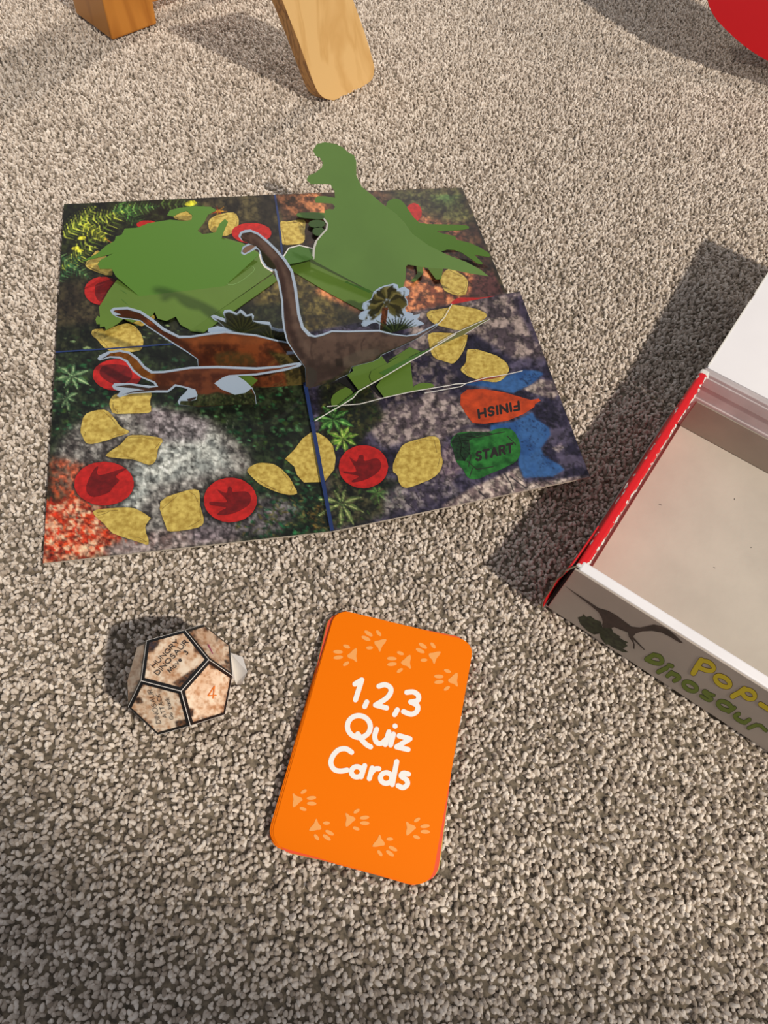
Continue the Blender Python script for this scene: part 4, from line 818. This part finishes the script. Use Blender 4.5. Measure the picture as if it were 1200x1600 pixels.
# ------------------------------------------------------------------ quiz cards
CORN = [(525, 951), (741, 1003), (673, 1388), (420, 1319)]
ZT = .0062; th = .00055
Q = [B(x, y, ZT) for x, y in CORN]
def rrect(q, r, n=6):
    out = []
    for i in range(4):
        p = q[i]; a = unit(q[i-1]-p); b = unit(q[(i+1) % 4]-p)
        c = p+a*r+b*r
        for k in range(n+1):
            t_ = math.pi/2*k/n; out.append(c-a*r*math.sin(math.pi/2-t_)*1.0-b*r*math.sin(t_) if False else c-b*r*math.cos(t_)-a*r*math.sin(t_) if False else c - a*r*(1-0)*math.sin(t_) - b*r*math.cos(t_))
    return out
cen = sum(Q)/4; ux = unit(Q[1]-Q[0]); uy = unit(Q[0]-Q[3])
def card(i, z, dx, dy, rot, m, label, medge=None):
    c, s = math.cos(rot), math.sin(rot)
    q = []
    for p in Q:
        v = p-cen; v = np.array([c*v[0]-s*v[1], s*v[0]+c*v[1], 0]); q.append(v)
    pts = rrect(q, .0115)
    vs = [(*p[:2], 0) for p in pts]+[(*p[:2], -th*.92) for p in pts]; n = len(pts)
    me = bpy.data.meshes.new('quiz_card')
    me.from_pydata(vs, [], [list(range(n)), list(range(2*n-1, n-1, -1))]+[[k, n+k, n+(k+1) % n, (k+1) % n] for k in range(n)])
    b = bmesh.new(); b.from_mesh(me); bmesh.ops.recalc_face_normals(b, faces=b.faces); b.to_mesh(me); b.free()
    o = link('quiz_card', me, [m, medge or m]); me.polygons.foreach_set('material_index', [0, 0]+[1]*n)
    o.location = tuple(np.array([cen[0], cen[1], z])+ux*dx+uy*dy)
    tag(o, label, 'card', 'deck of orange quiz cards'); return o
top = card(0, ZT, 0, 0, 0, M['orange'], 'top orange card lettered 1,2,3 Quiz Cards with peach paw prints', M['orange_edge'])
spec_ = [(-.0009, 0, -.006, 'o'), (-.0016, -.0003, -.012, 'o'), (-.0014, -.0004, -.014, 's'), (-.0003, .0002, .046, 'r'), (-.0022, 0, .006, 'o'), (-.0004, .0004, .056, 'y'), (-.0020, 0, .004, 'o'), (-.0028, -.0006, .002, 's'), (-.0018, 0, 0, 'o')]
for i, (dx, dy, ro, kd) in enumerate(spec_):
    m = {'o': M['orange'], 's': M['orange'], 'r': M['salmon'], 'y': M['yellowgreen']}[kd]
    lab = {'o': 'orange quiz card squared up beneath the top card, only its thin edge visible', 's': 'orange quiz card with salmon edge, hidden in the middle of the deck', 'r': 'salmon red card fanned out along the right side of the deck', 'y': 'yellow card whose edge peeks out lower right under the red one'}[kd]
    if kd == 's': lab = 'orange quiz card squared up beneath the top card, only its thin edge visible'
    card(i+1, ZT-th*(i+1), dx, dy, -ro if False else ro, m, lab, M['salmon'] if kd == 's' else (M['orange_edge'] if kd == 'o' else m))
# deck print
tpl = level(ZT); eps = .00012
def child_of(o, par):
    o.parent = par; o.matrix_parent_inverse = Matrix.Translation(-Vector(par.location)); return o
W26 = 8.0
cardtext = [[(515, 463), (551, 441), (518, 545)], [(577, 556), (566, 580)], smooth([(640, 474), (672, 466), (700, 482), (700, 510), (675, 540), (622, 572)], 4, False)+[(680, 587)], [(736, 597), (722, 622)],
 smooth([(785, 506), (820, 504), (845, 522), (842, 548), (805, 556)], 4, False), smooth([(805, 556), (840, 575), (838, 605), (808, 620), (768, 606)], 4, False),
 ell(536, 684, 60, 57, 15, 26)+[ell(536, 684, 60, 57, 15, 26)[0]], smooth([(530, 722), (550, 752), (575, 778), (597, 790)], 4, False),
 smooth([(628, 698), (618, 735), (628, 766), (652, 772), (676, 752)], 4, False), [(692, 712), (673, 778)], [(724, 681), (725, 682)], [(716, 724), (701, 780)], [(745, 732), (802, 748), (732, 790), (792, 804)],
 smooth([(498, 818), (468, 800), (430, 806), (400, 838), (390, 876), (408, 908), (440, 916), (474, 911)], 4, False),
 ell(525, 920, 29, 27, 0, 18)+[ell(525, 920, 29, 27, 0, 18)[0]], [(566, 888), (548, 946)], [(605, 900), (590, 955)], smooth([(597, 930), (618, 906), (640, 904)], 4, False),
 ell(678, 952, 30, 28, 0, 18)+[ell(678, 952, 30, 28, 0, 18)[0]], [(733, 866), (710, 986)], smooth([(794, 932), (768, 926), (756, 942), (784, 962), (788, 986), (766, 1002), (740, 992)], 4, False)]
o = strokes('lettering', [CD(l) for l in cardtext], W26, tpl, M['white_ink'], None, eps*1.6); child_of(o, top)
def paw(cx, cy, rot):
    c, s = math.cos(math.radians(rot)), math.sin(math.radians(rot)); out = []
    R_ = lambda pts: [(cx+c*x-s*y, cy+s*x+c*y) for x, y in pts]
    out.append(R_(smooth([(-30, 2), (-14, -12), (2, -28), (18, -36), (21, -18), (17, 6), (22, 32), (14, 34), (0, 22), (-20, 16)], 3)))
    for x, y, a, b_, r__ in ((-33, -45, 19, 9, 20), (-78, -17, 25, 10, 3), (-77, 12, 25, 10, -6), (-36, 45, 18, 9, -32)): out.append(R_(ell(x, y, a, b_, r__, 18)))
    return out
for cx, cy, ro in ((505, 312, 0), (645, 253, 30), (785, 347, 0), (928, 317, 30), (1030, 440, 0), (212, 1068, 180), (312, 1205, 213), (488, 1170, 180), (642, 1288, 213), (803, 1215, 180)):
    child_of(flat('paw_print', [CD(p) for p in paw(cx, cy, ro)], tpl, M['paw'], None, eps), top)

# ------------------------------------------------------------------ dodecahedral die
q_ = np.array([-0.12316350783882986, 0.12782265781871457, 0.0329305456927728, 0.04326705026920861, -0.2411418963084261, 2.5753889360783617, -0.014473045882882722])
phi = (1+5**.5)/2; D = []
for a in (-1, 1):
    for b in (-1, 1):
        for c in (-1, 1): D.append((a, b, c))
        D += [(0, a/phi, b*phi), (a/phi, b*phi, 0), (a*phi, 0, b/phi)]
D = np.array(D, float)
wv = q_[4:7]; th_ = np.linalg.norm(wv); kx = wv/th_; K = np.array([[0, -kx[2], kx[1]], [kx[2], 0, -kx[0]], [-kx[1], kx[0], 0]])
Rm = np.eye(3)+math.sin(th_)*K+(1-math.cos(th_))*K@K
X = (D*q_[3]/phi/1.2)@Rm.T+q_[:3]
obs = {0: (590, 625), 4: (815, 370), 2: (265, 540), 3: (665, 905), 5: (620, 130), 12: (310, 215), 9: (1005, 500), 1: (945, 815), 10: (160, 755), 13: (400, 980), 8: (770, 85), 6: (985, 255)}
for i, p in obs.items():
    px, py = DZ([p])[0]; dep = (X[i]-CAM)@FW; X[i] = CAM+ray(px, py)*dep
nbr = [[j for j in range(20) if j != i and abs(np.linalg.norm(D[i]-D[j])-2/phi) < 1e-6] for i in range(20)]
faces = set(); FL = []
for v in range(20):
    for a in nbr[v]:
        for b in nbr[v]:
            if a < b:
                for c in nbr[b]:
                    if c == v: continue
                    for d_ in nbr[c]:
                        if d_ != b and a in nbr[d_]:
                            f = (v, b, c, d_, a)
                            if frozenset(f) not in faces: faces.add(frozenset(f)); FL.append(f)
die = thing('paper_die', 'twelve-sided folded card die with brown mottled faces and black edges, near the cards', 'die', (float(q_[0]), float(q_[1]), 0.0))
DC = Canvas(180, 960, 380, 1160, 5.0, (226, 192, 156))
DC.fill([(180, 960), (380, 960), (380, 1160), (180, 1160)], (250, 222, 190), 0, 1, (214, 160, 116), 14, 81, .8, .56)
DC.fill([(180, 960), (380, 960), (380, 1160), (180, 1160)], (255, 246, 228), 0, .4, (150, 98, 62), 5, 82, .8, .6)
for pl_ in ([(300, 215), (420, 210), (400, 260), (330, 310), (290, 320)], [(560, 530), (700, 440), (740, 440), (640, 590), (590, 610), (520, 560)], [(700, 260), (740, 280), (740, 320), (690, 300)], [(640, 760), (690, 770), (690, 830), (640, 850)], [(820, 400), (880, 420), (870, 450), (830, 440)], [(200, 680), (260, 670), (280, 720), (230, 730)], [(560, 630), (620, 640), (620, 700), (570, 680)], [(540, 870), (640, 850), (640, 900), (550, 920)], [(940, 370), (990, 370), (990, 410), (950, 400)]):
    DC.fill(DZ(pl_), (34, 26, 24), 1.6, .9, (110, 72, 46), 4, 83)
DC.fill(DZ([(300, 215), (400, 215), (370, 290), (300, 300)]), (44, 42, 58), 2, .8)
EDG = [(310, 215), (620, 130), (815, 370), (590, 625), (265, 540), (160, 755), (400, 980), (665, 905), (945, 815), (1005, 500), (985, 255), (770, 85)]
for i0, i1 in ((0, 1), (1, 2), (2, 3), (3, 4), (4, 0), (4, 5), (5, 6), (6, 7), (7, 3), (7, 8), (8, 9), (9, 2), (9, 10), (10, 11), (11, 1)):
    for k in range(9):
        t0 = r_.random(); ex = EDG[i0][0]*(1-t0)+EDG[i1][0]*t0; ey = EDG[i0][1]*(1-t0)+EDG[i1][1]*t0
        DC.fill(DZ(ell(ex+r_.normal(0, 14), ey+r_.normal(0, 14), r_.uniform(16, 46), r_.uniform(10, 24), r_.uniform(0, 180), 12)), (46, 30, 24), 1.5, r_.uniform(.3, .8), (150, 98, 62), 3, 84)
for k in range(260):
    x, y = r_.uniform(180, 980), r_.uniform(100, 950); DC.stroke(DZ([(x, y), (x+r_.normal(25, 10), y+r_.normal(18, 12))]), .7, (120, 78, 46) if k % 3 else (252, 240, 222), .35, .2)
cc_ = X.mean(0)
def facemesh(f):
    P = [X[i] for i in f]; n = np.cross(P[1]-P[0], P[2]-P[0])
    if n@(P[0]-cc_) < 0: f = f[::-1]; P = P[::-1]
    return f, P
vis = {}
bodyv = X.tolist(); me = bpy.data.meshes.new('core'); fl = [facemesh(f)[0] for f in FL]; inner = (cc_+(X-cc_)*.985).tolist(); me.from_pydata(inner, [], [list(f) for f in fl])
put(link('core', me, M['paper']), die)
def plane_of(P):
    c = sum(P)/5; n = np.zeros(3)
    for i in range(5): n += np.cross(P[i]-c, P[(i+1) % 5]-c)
    return (c, unit(n))
for f in FL:
    f, P = facemesh(f); pl = plane_of(P); c, n = pl
    # card face: white fold rim, black outline, mottled centre
    nface = 20
    rings = [(1.0, .0), (.997, .0003), (.888, .0006), (.885, .0006)]
    vs = []; fs = []; mi = []
    for s_, h_ in rings:
        for p in P: vs.append(tuple(c+(p-c)*s_+n*h_))
    for r__ in range(3):
        for i in range(5): fs.append((r__*5+i, r__*5+(i+1) % 5, (r__+1)*5+(i+1) % 5, (r__+1)*5+i)); mi.append(0 if r__ == 0 else 1)
    # subdivided centre
    G = 26; base = len(vs); vi = {}
    cvv = c+n*.0006; cols = [None]*base
    for k in range(5):
        a = np.array(vs[15+k]); b = np.array(vs[15+(k+1) % 5])
        gid = {}
        for i in range(G+1):
            for j in range(G+1-i):
                gid[i, j] = len(vs); vs.append(tuple(cvv+(a-cvv)*i/G+(b-cvv)*j/G))
        for i in range(G):
            for j in range(G-i):
                fs.append((gid[i, j], gid[i+1, j], gid[i, j+1])); mi.append(2)
                if i+j < G-1: fs.append((gid[i+1, j], gid[i+1, j+1], gid[i, j+1])); mi.append(2)
    me = bpy.data.meshes.new('face'); me.from_pydata(vs, [], fs)
    uv = proj(np.array(vs)); setcol(me, lin(DC.sample(uv[:, 0], uv[:, 1])))
    o = link('face', me, [M['paper'], M['die_edge'], M['print']]); me.polygons.foreach_set('material_index', mi); put(o, die)
    vis[frozenset(f)] = (o, (c+n*.0006, n))
def dface(ids): return vis[frozenset(ids)]
fA = [v for k, v in vis.items() if {0, 2, 4} <= k][0]; fC = [v for k, v in vis.items() if {0, 2, 3} <= k][0]; fB = [v for k, v in vis.items() if {0, 3, 4} <= k][0]; fD = [v for k, v in vis.items() if {4, 5, 9} <= k][0]
tag(fA[0], 'top face lettered HUNGRY DINOSAUR'); tag(fC[0], 'face lettered DINOSAUR ATTACK'); tag(fB[0], 'face with an orange 4'); tag(fD[0], 'face with a magenta 1')
E1 = lambda p: tr(210, 970, 170/1200, p)[0]
E2 = lambda p: tr(190, 1050, .1, p)[0]
def dtext(fc, lines, w_, m): o = strokes('lettering', lines, w_, fc[1], m, None, .0009); put(o, fc[0])
dtext(fA, text('HUNGRY', E1([(222, 518)]), E1([(498, 232)]), np.array([-38, -30])*.1417, .22)+text('DINOSAUR', E1([(262, 600)]), E1([(598, 238)]), np.array([-40, -28])*.1417, .22)+text('Move', E1([(400, 575)]), E1([(528, 432)]), np.array([-36, -28])*.1417, .2)+text('3', E1([(580, 378)]), E1([(596, 350)]), np.array([-36, -26])*.1417), 1.15, M['ink'])
dtext(fC, text('DINOSAUR', E2([(618, 800)]), E2([(478, 275)]), np.array([-70, 10])*.1, .22)+text('ATTACK', E2([(712, 712)]), E2([(602, 345)]), np.array([-62, 12])*.1, .2)+text('Go', E2([(812, 740)]), E2([(796, 640)]), np.array([-55, 8])*.1, .2)+text('back', E2([(788, 575)]), E2([(738, 405)]), np.array([-60, 8])*.1, .2), .75, M['ink'])
dtext(fB, [[E1([p]) for p in l] for l in ([(868, 855), (885, 722), (815, 828)], [(815, 828), (905, 822)])], 1.45, M['orange_ink'])
dtext(fD, [[E1([p]) for p in l] for l in ([(862, 360), (822, 275)], [(818, 262), (820, 272), (815, 272)])], 1.6, M['magenta'])
# loose white glue tab poking out on the right side
tb = X[9]*.5+X[6]*.5
P0, P1 = X[9], X[6]; outw = unit(np.array([1.0, -.25, -.1]))
tabpts = [P0+ZN*-.002, P1+(P0-P1)*.25, P1+(P0-P1)*.2+outw*.010+ZN*.000, P0+(P1-P0)*.35+outw*.0125, P0+outw*.006-ZN*.012, P0+outw*.001-ZN*.02]
me = bpy.data.meshes.new('glue_tab'); me.from_pydata([tuple(p) for p in tabpts], [], [list(range(6))]); o = link('glue_tab', me, M['paper']); put(o, die)
sd = o.modifiers.new('thick', 'SOLIDIFY'); sd.thickness = .0005; tag(o, 'torn white glue tab sticking out')

# ------------------------------------------------------------------ game box
e_ = -0.5019046260034806; EX = np.array([math.cos(e_), math.sin(e_), 0]); NY = np.array([-EX[1], EX[0], 0]); O = np.array([.2855912939*.5, .4769328605*.5, 0]); BH = .0707881; BL = .257; BW = .37
def bp_(a, b, z): return O+EX*a+NY*b+ZN*z
box = thing('game_box', 'open pop-up game box with red side and grey front, lid folded back, right on carpet', 'box', tuple(O))
def bslab(name, a0, a1, b0, b1, z0, z1, m, bv=.0008, label=None):
    o = boxmesh(name, slab(bp_(a0, b0, z0), EX*(a1-a0), NY*(b1-b0), ZN*(z1-z0)), m, box); bevel(o, bv, 2)
    if label: tag(o, label)
    return o
bslab('base', 0, BW, 0, BL, .0002, .0016, M['box_grey'])
front = bslab('front_wall', .0020, BW, 0, .0016, .0005, BH, M['box_grey'], .0004, 'grey printed front wall')
bslab('front_rim', .004, BW, .0016, .0105, BH-.03, BH+.0006, M['white_card'], .0016, 'white folded-over rim of the front wall')
lw = boxmesh('side_wall', slab(bp_(.0012, .004, .001), EX*.0075, NY*(BL-.004), ZN*(BH-.001)), M['red_box'], box); bevel(lw, .0022, 3); tag(lw, 'red double side wall with worn white edge')
bslab('side_wall', BW-.009, BW, .004, BL, .001, BH, M['red_box'], .002, 'far red side wall')
bslab('back_wall', .0012, BW, BL-.003, BL, .001, BH, M['lav_card'], .0008, 'pale lilac grey inner back wall')
# outer flap of the side wall bulging away at the front corner
def flapmesh():
    vs = []; n = 9
    for i in range(n):
        b = .05*i/(n-1); bulge = .0050*math.exp(-b/.022)
        for z in (.001, .022, .046, BH-.002):
            k = math.sin(math.pi*min(1, z/BH)*.9)*.8+.2*(1-z/BH)
            vs.append(bp_(-.0006-bulge*k*1.0, b-.0015-.004*(1-abs(z/BH-.5)), z))
    fs = [(i*4+j, i*4+j+1, (i+1)*4+j+1, (i+1)*4+j) for i in range(n-1) for j in range(3)]
    me = bpy.data.meshes.new('side_flap'); me.from_pydata([tuple(v) for v in vs], [], fs); o = link('side_flap', me, [M['red_box']]); put(o, box)
    s = o.modifiers.new('t', 'SOLIDIFY'); s.thickness = .0009; tag(o, 'loose outer flap of the red side with torn card edge')
    # torn brown rim of the flap
    rim = [vs[0], vs[1], vs[2], vs[3], bp_(.002, .003, BH)]
    fine = []
    for i in range(len(rim)-1):
        for k in range(3): fine.append(rim[i]+(rim[i+1]-rim[i])*k/3+rng.normal(0, .0004, 3))
    fine.append(rim[-1]); tv = []; tf = []
    for i, p_ in enumerate(fine):
        for k in range(6): a = k*math.pi/3; tv.append(tuple(p_+.0007*(EX*math.cos(a)+NY*math.sin(a))))
        if i:
            for k in range(6): tf.append(((i-1)*6+k, (i-1)*6+(k+1) % 6, i*6+(k+1) % 6, i*6+k))
    mr = bpy.data.meshes.new('torn_rim'); mr.from_pydata(tv, [], tf); put(link('torn_rim', mr, M['brown_card']), box)
flapmesh()
bslab('corner_shade', .0004, .0022, .0006, .010, .001, BH-.003, M['black'], .0002, 'black filler standing in for the shade inside the split corner')  # solid black slab painted as the shade within the corner gap
# worn white patches along the red edge
wl = []
for k in range(95):
    b = random.uniform(.005, BL-.002); a = .0085+random.gauss(0, .0004) if random.random() < .8 else .0016+random.gauss(0, .0003); l = abs(random.gauss(.003, .003))+.0008; w_ = random.uniform(.0004, .0013)
    if b > BL-.045 or b < .03: w_ *= 1.7
    pts = []; nn = 7
    for i in range(nn): t_ = i/(nn-1); pts.append((a+w_/2*math.sin(math.pi*t_)*random.uniform(.5, 1.3), b+l*t_))
    for i in range(nn): t_ = 1-i/(nn-1); pts.append((a-w_/2*math.sin(math.pi*t_)*random.uniform(.5, 1.3), b+l*t_))
    wl.append(pts)
vs = []; fs = []
for pts in wl:
    b0 = len(vs)
    for a, b in pts:
        ed = min(a-.0012, .0087-a); z = BH+.00022-(.0022-math.sqrt(max(0, .0022**2-(.0022-min(max(ed, 0), .0022))**2)))
        vs.append(tuple(bp_(a, min(b, BL), z)))
    fs.append(list(range(b0, len(vs))))
me = bpy.data.meshes.new('wear'); me.from_pydata(vs, [], fs); fixn(me, ZN); o = link('wear', me, M['fray']); put(o, box); tag(o, 'white scuffs along the red edge', kind='stuff')
for (a0, a1, b0, b1) in ((.0008, .0092, BL-.006, BL+.001), (.0012, .0088, .0035, .0075)):
    o = bslab('corner_scuff', a0, a1, b0, b1, BH-.004, BH+.0004, M['fray'], .0018)
# insert
bslab('insert_floor', .0148, BW-.012, .009, .2505, .0020, .0050, M['insert'], .0004, 'plain grey-beige card insert on the bottom')
bslab('insert_flap', .0140, BW-.012, .2505, .2520, .0050, .0400, M['insert_shaded'], .0003, 'upturned back flap of the insert, darkened by painted shade')
bslab('insert_ledge', .009, BW-.009, .2520, .2540, .0045, .0425, M['lav_card'], .0004)
for (a0, b0, l, an) in ((.035, .15, .003, .3), (.09, .20, .002, 1.9), (.10, .12, .0015, .2), (.12, .16, .001, 1)):
    boxmesh('fleck', slab(bp_(a0, b0, .0050), EX*l*math.cos(an)+NY*l*math.sin(an), (NY*math.cos(an)-EX*math.sin(an))*.0005, ZN*.0001), M['ink'], box)
# lid, hinged on the back edge and folded back
LS = .10; lu = unit(NY+ZN*LS); ln_ = unit(np.cross(EX, lu)); hp = bp_(0.0045, BL, BH)
lid = boxmesh('lid', slab(hp+lu*.004-ln_*.0014, EX*(BW-.010), lu*.27, ln_*.0014), M['white_card'], box); bevel(lid, .0006, 2); tag(lid, 'white inside of the opened lid')
o = boxmesh('hinge_strip', slab(bp_(.0035, BL-.0008, BH-.0045), EX*(BW-.0045), unit(NY+ZN*.9)*.0062, unit(ZN-NY)*.0010), M['lav_card'], box); bevel(o, .0005, 2)
bslab('hinge_crease', .004, BW, BL-.0042, BL-.0026, BH-.014, BH-.0035, M['lav_card'], .0005)
o = boxmesh('lid_side_flap', slab(hp+lu*.012-EX*.0008, -ln_*.034+EX*.002, lu*.25, EX*.0010), M['brown_card'], box); bevel(o, .0003, 1); tag(o, 'tucked side flap along the lid edge')
for pa_, pb_ in ((.0, .10), (.11, .19)): boxmesh('worn_edge', slab(hp+lu*(.006+pa_)-EX*.0006+ln_*-.0016, EX*.0012, lu*(pb_-pa_), ln_*.0019), M['fray'], box)
# front print
fpl = (bp_(0, -.00003, 0), -NY)
def fchild(o): child_ = o; o.parent = front; o.matrix_parent_inverse = box.matrix_world.inverted() if False else Matrix.Identity(4); return o
def on_front(o):
    o.parent = front; o.matrix_parent_inverse = Matrix.Translation(-Vector(box.location)) if False else Matrix.Identity(4)
    return o
din = BD([(5, 85), (100, 150), (240, 240), (330, 300), (420, 325), (500, 370), (580, 430), (640, 475), (720, 485), (790, 470), (850, 455), (920, 470), (990, 505), (1050, 555), (1125, 630), (1090, 625), (1000, 570), (920, 530), (830, 515), (740, 520), (680, 540), (655, 570), (700, 620), (770, 695), (755, 692), (690, 630), (650, 590), (670, 640), (668, 685), (655, 680), (655, 630), (615, 570), (605, 530), (540, 505), (480, 480), (440, 490), (380, 485), (365, 465), (370, 430), (360, 390), (330, 340), (240, 265), (100, 160)])
bsh = BD([(135, 390), (180, 375), (190, 355), (215, 385), (255, 375), (300, 410), (350, 425), (370, 480), (450, 480), (470, 530), (540, 570), (520, 572), (560, 600), (610, 620), (585, 635), (605, 655), (560, 680), (612, 715), (560, 715), (480, 680), (420, 640), (400, 645), (350, 580), (340, 540), (290, 550), (270, 540), (220, 510), (160, 450)])
o = flat('printed_dinosaur', [bsh], fpl, M['bush'], None, .00008); on_front(o)
o = flat('printed_dinosaur', [din], fpl, M['dino_dark'], None, .00016); on_front(o)
def rell(cx, cy, rx, ry, rot): e = ell(cx, cy, rx, ry, rot, 20); return e+[e[0]]
pop = [([(575, 190), (535, 250), (500, 310)], 50.), (smooth([(575, 193), (640, 205), (688, 250), (682, 285), (620, 285), (565, 262)], 3, False), 38.), (rell(775, 388, 78, 40, 32), 40.), ([(978, 458), (930, 495), (868, 528)], 46.), (rell(1020, 510, 62, 40, 28), 38.), ([(1130, 602), (1240, 672)], 42.)]
dno = [([(128, 140), (62, 180)], 40.), (smooth([(128, 140), (185, 155), (208, 200), (180, 222), (120, 210), (62, 182)], 3, False), 36.), ([(250, 262), (172, 300)], 38.), ([(270, 236), (300, 246)], 34.), ([(296, 302), (258, 338)], 34.), (smooth([(285, 312), (335, 325), (366, 352), (350, 368), (322, 382)], 3, False), 36.), (rell(470, 436, 68, 36, 28), 34.), (smooth([(692, 520), (650, 505), (612, 478), (596, 492), (640, 530), (672, 555), (640, 566), (572, 525)], 3, False), 27.), (rell(795, 618, 68, 34, 26), 36.), ([(885, 636), (830, 672)], 34.), (smooth([(925, 694), (890, 712), (915, 745), (965, 772), (985, 776)], 3, False), 34.), ([(1025, 748), (975, 776)], 34.), ([(1090, 796), (1018, 826)], 32.), (smooth([(1085, 800), (1130, 802), (1160, 830), (1182, 850)], 3, False), 28.)]
def bl(lst, ex): return [(BF(l), w_/6*1.1+ex) for l, w_ in lst]
for nm, lst, m1, m2, oo in (('title_line', pop, M['popline'], M['pop'], .0001), ('title_line', dno, M['dgreen_line'], M['dgreen'], .0001)):
    o = strokes(nm, bl(lst, 1.0), 6, fpl, m1, None, oo); on_front(o)
    o = strokes(nm, bl(lst, -.5), 6, fpl, m2, None, oo+.00012); on_front(o)
for o_ in front.children: pass
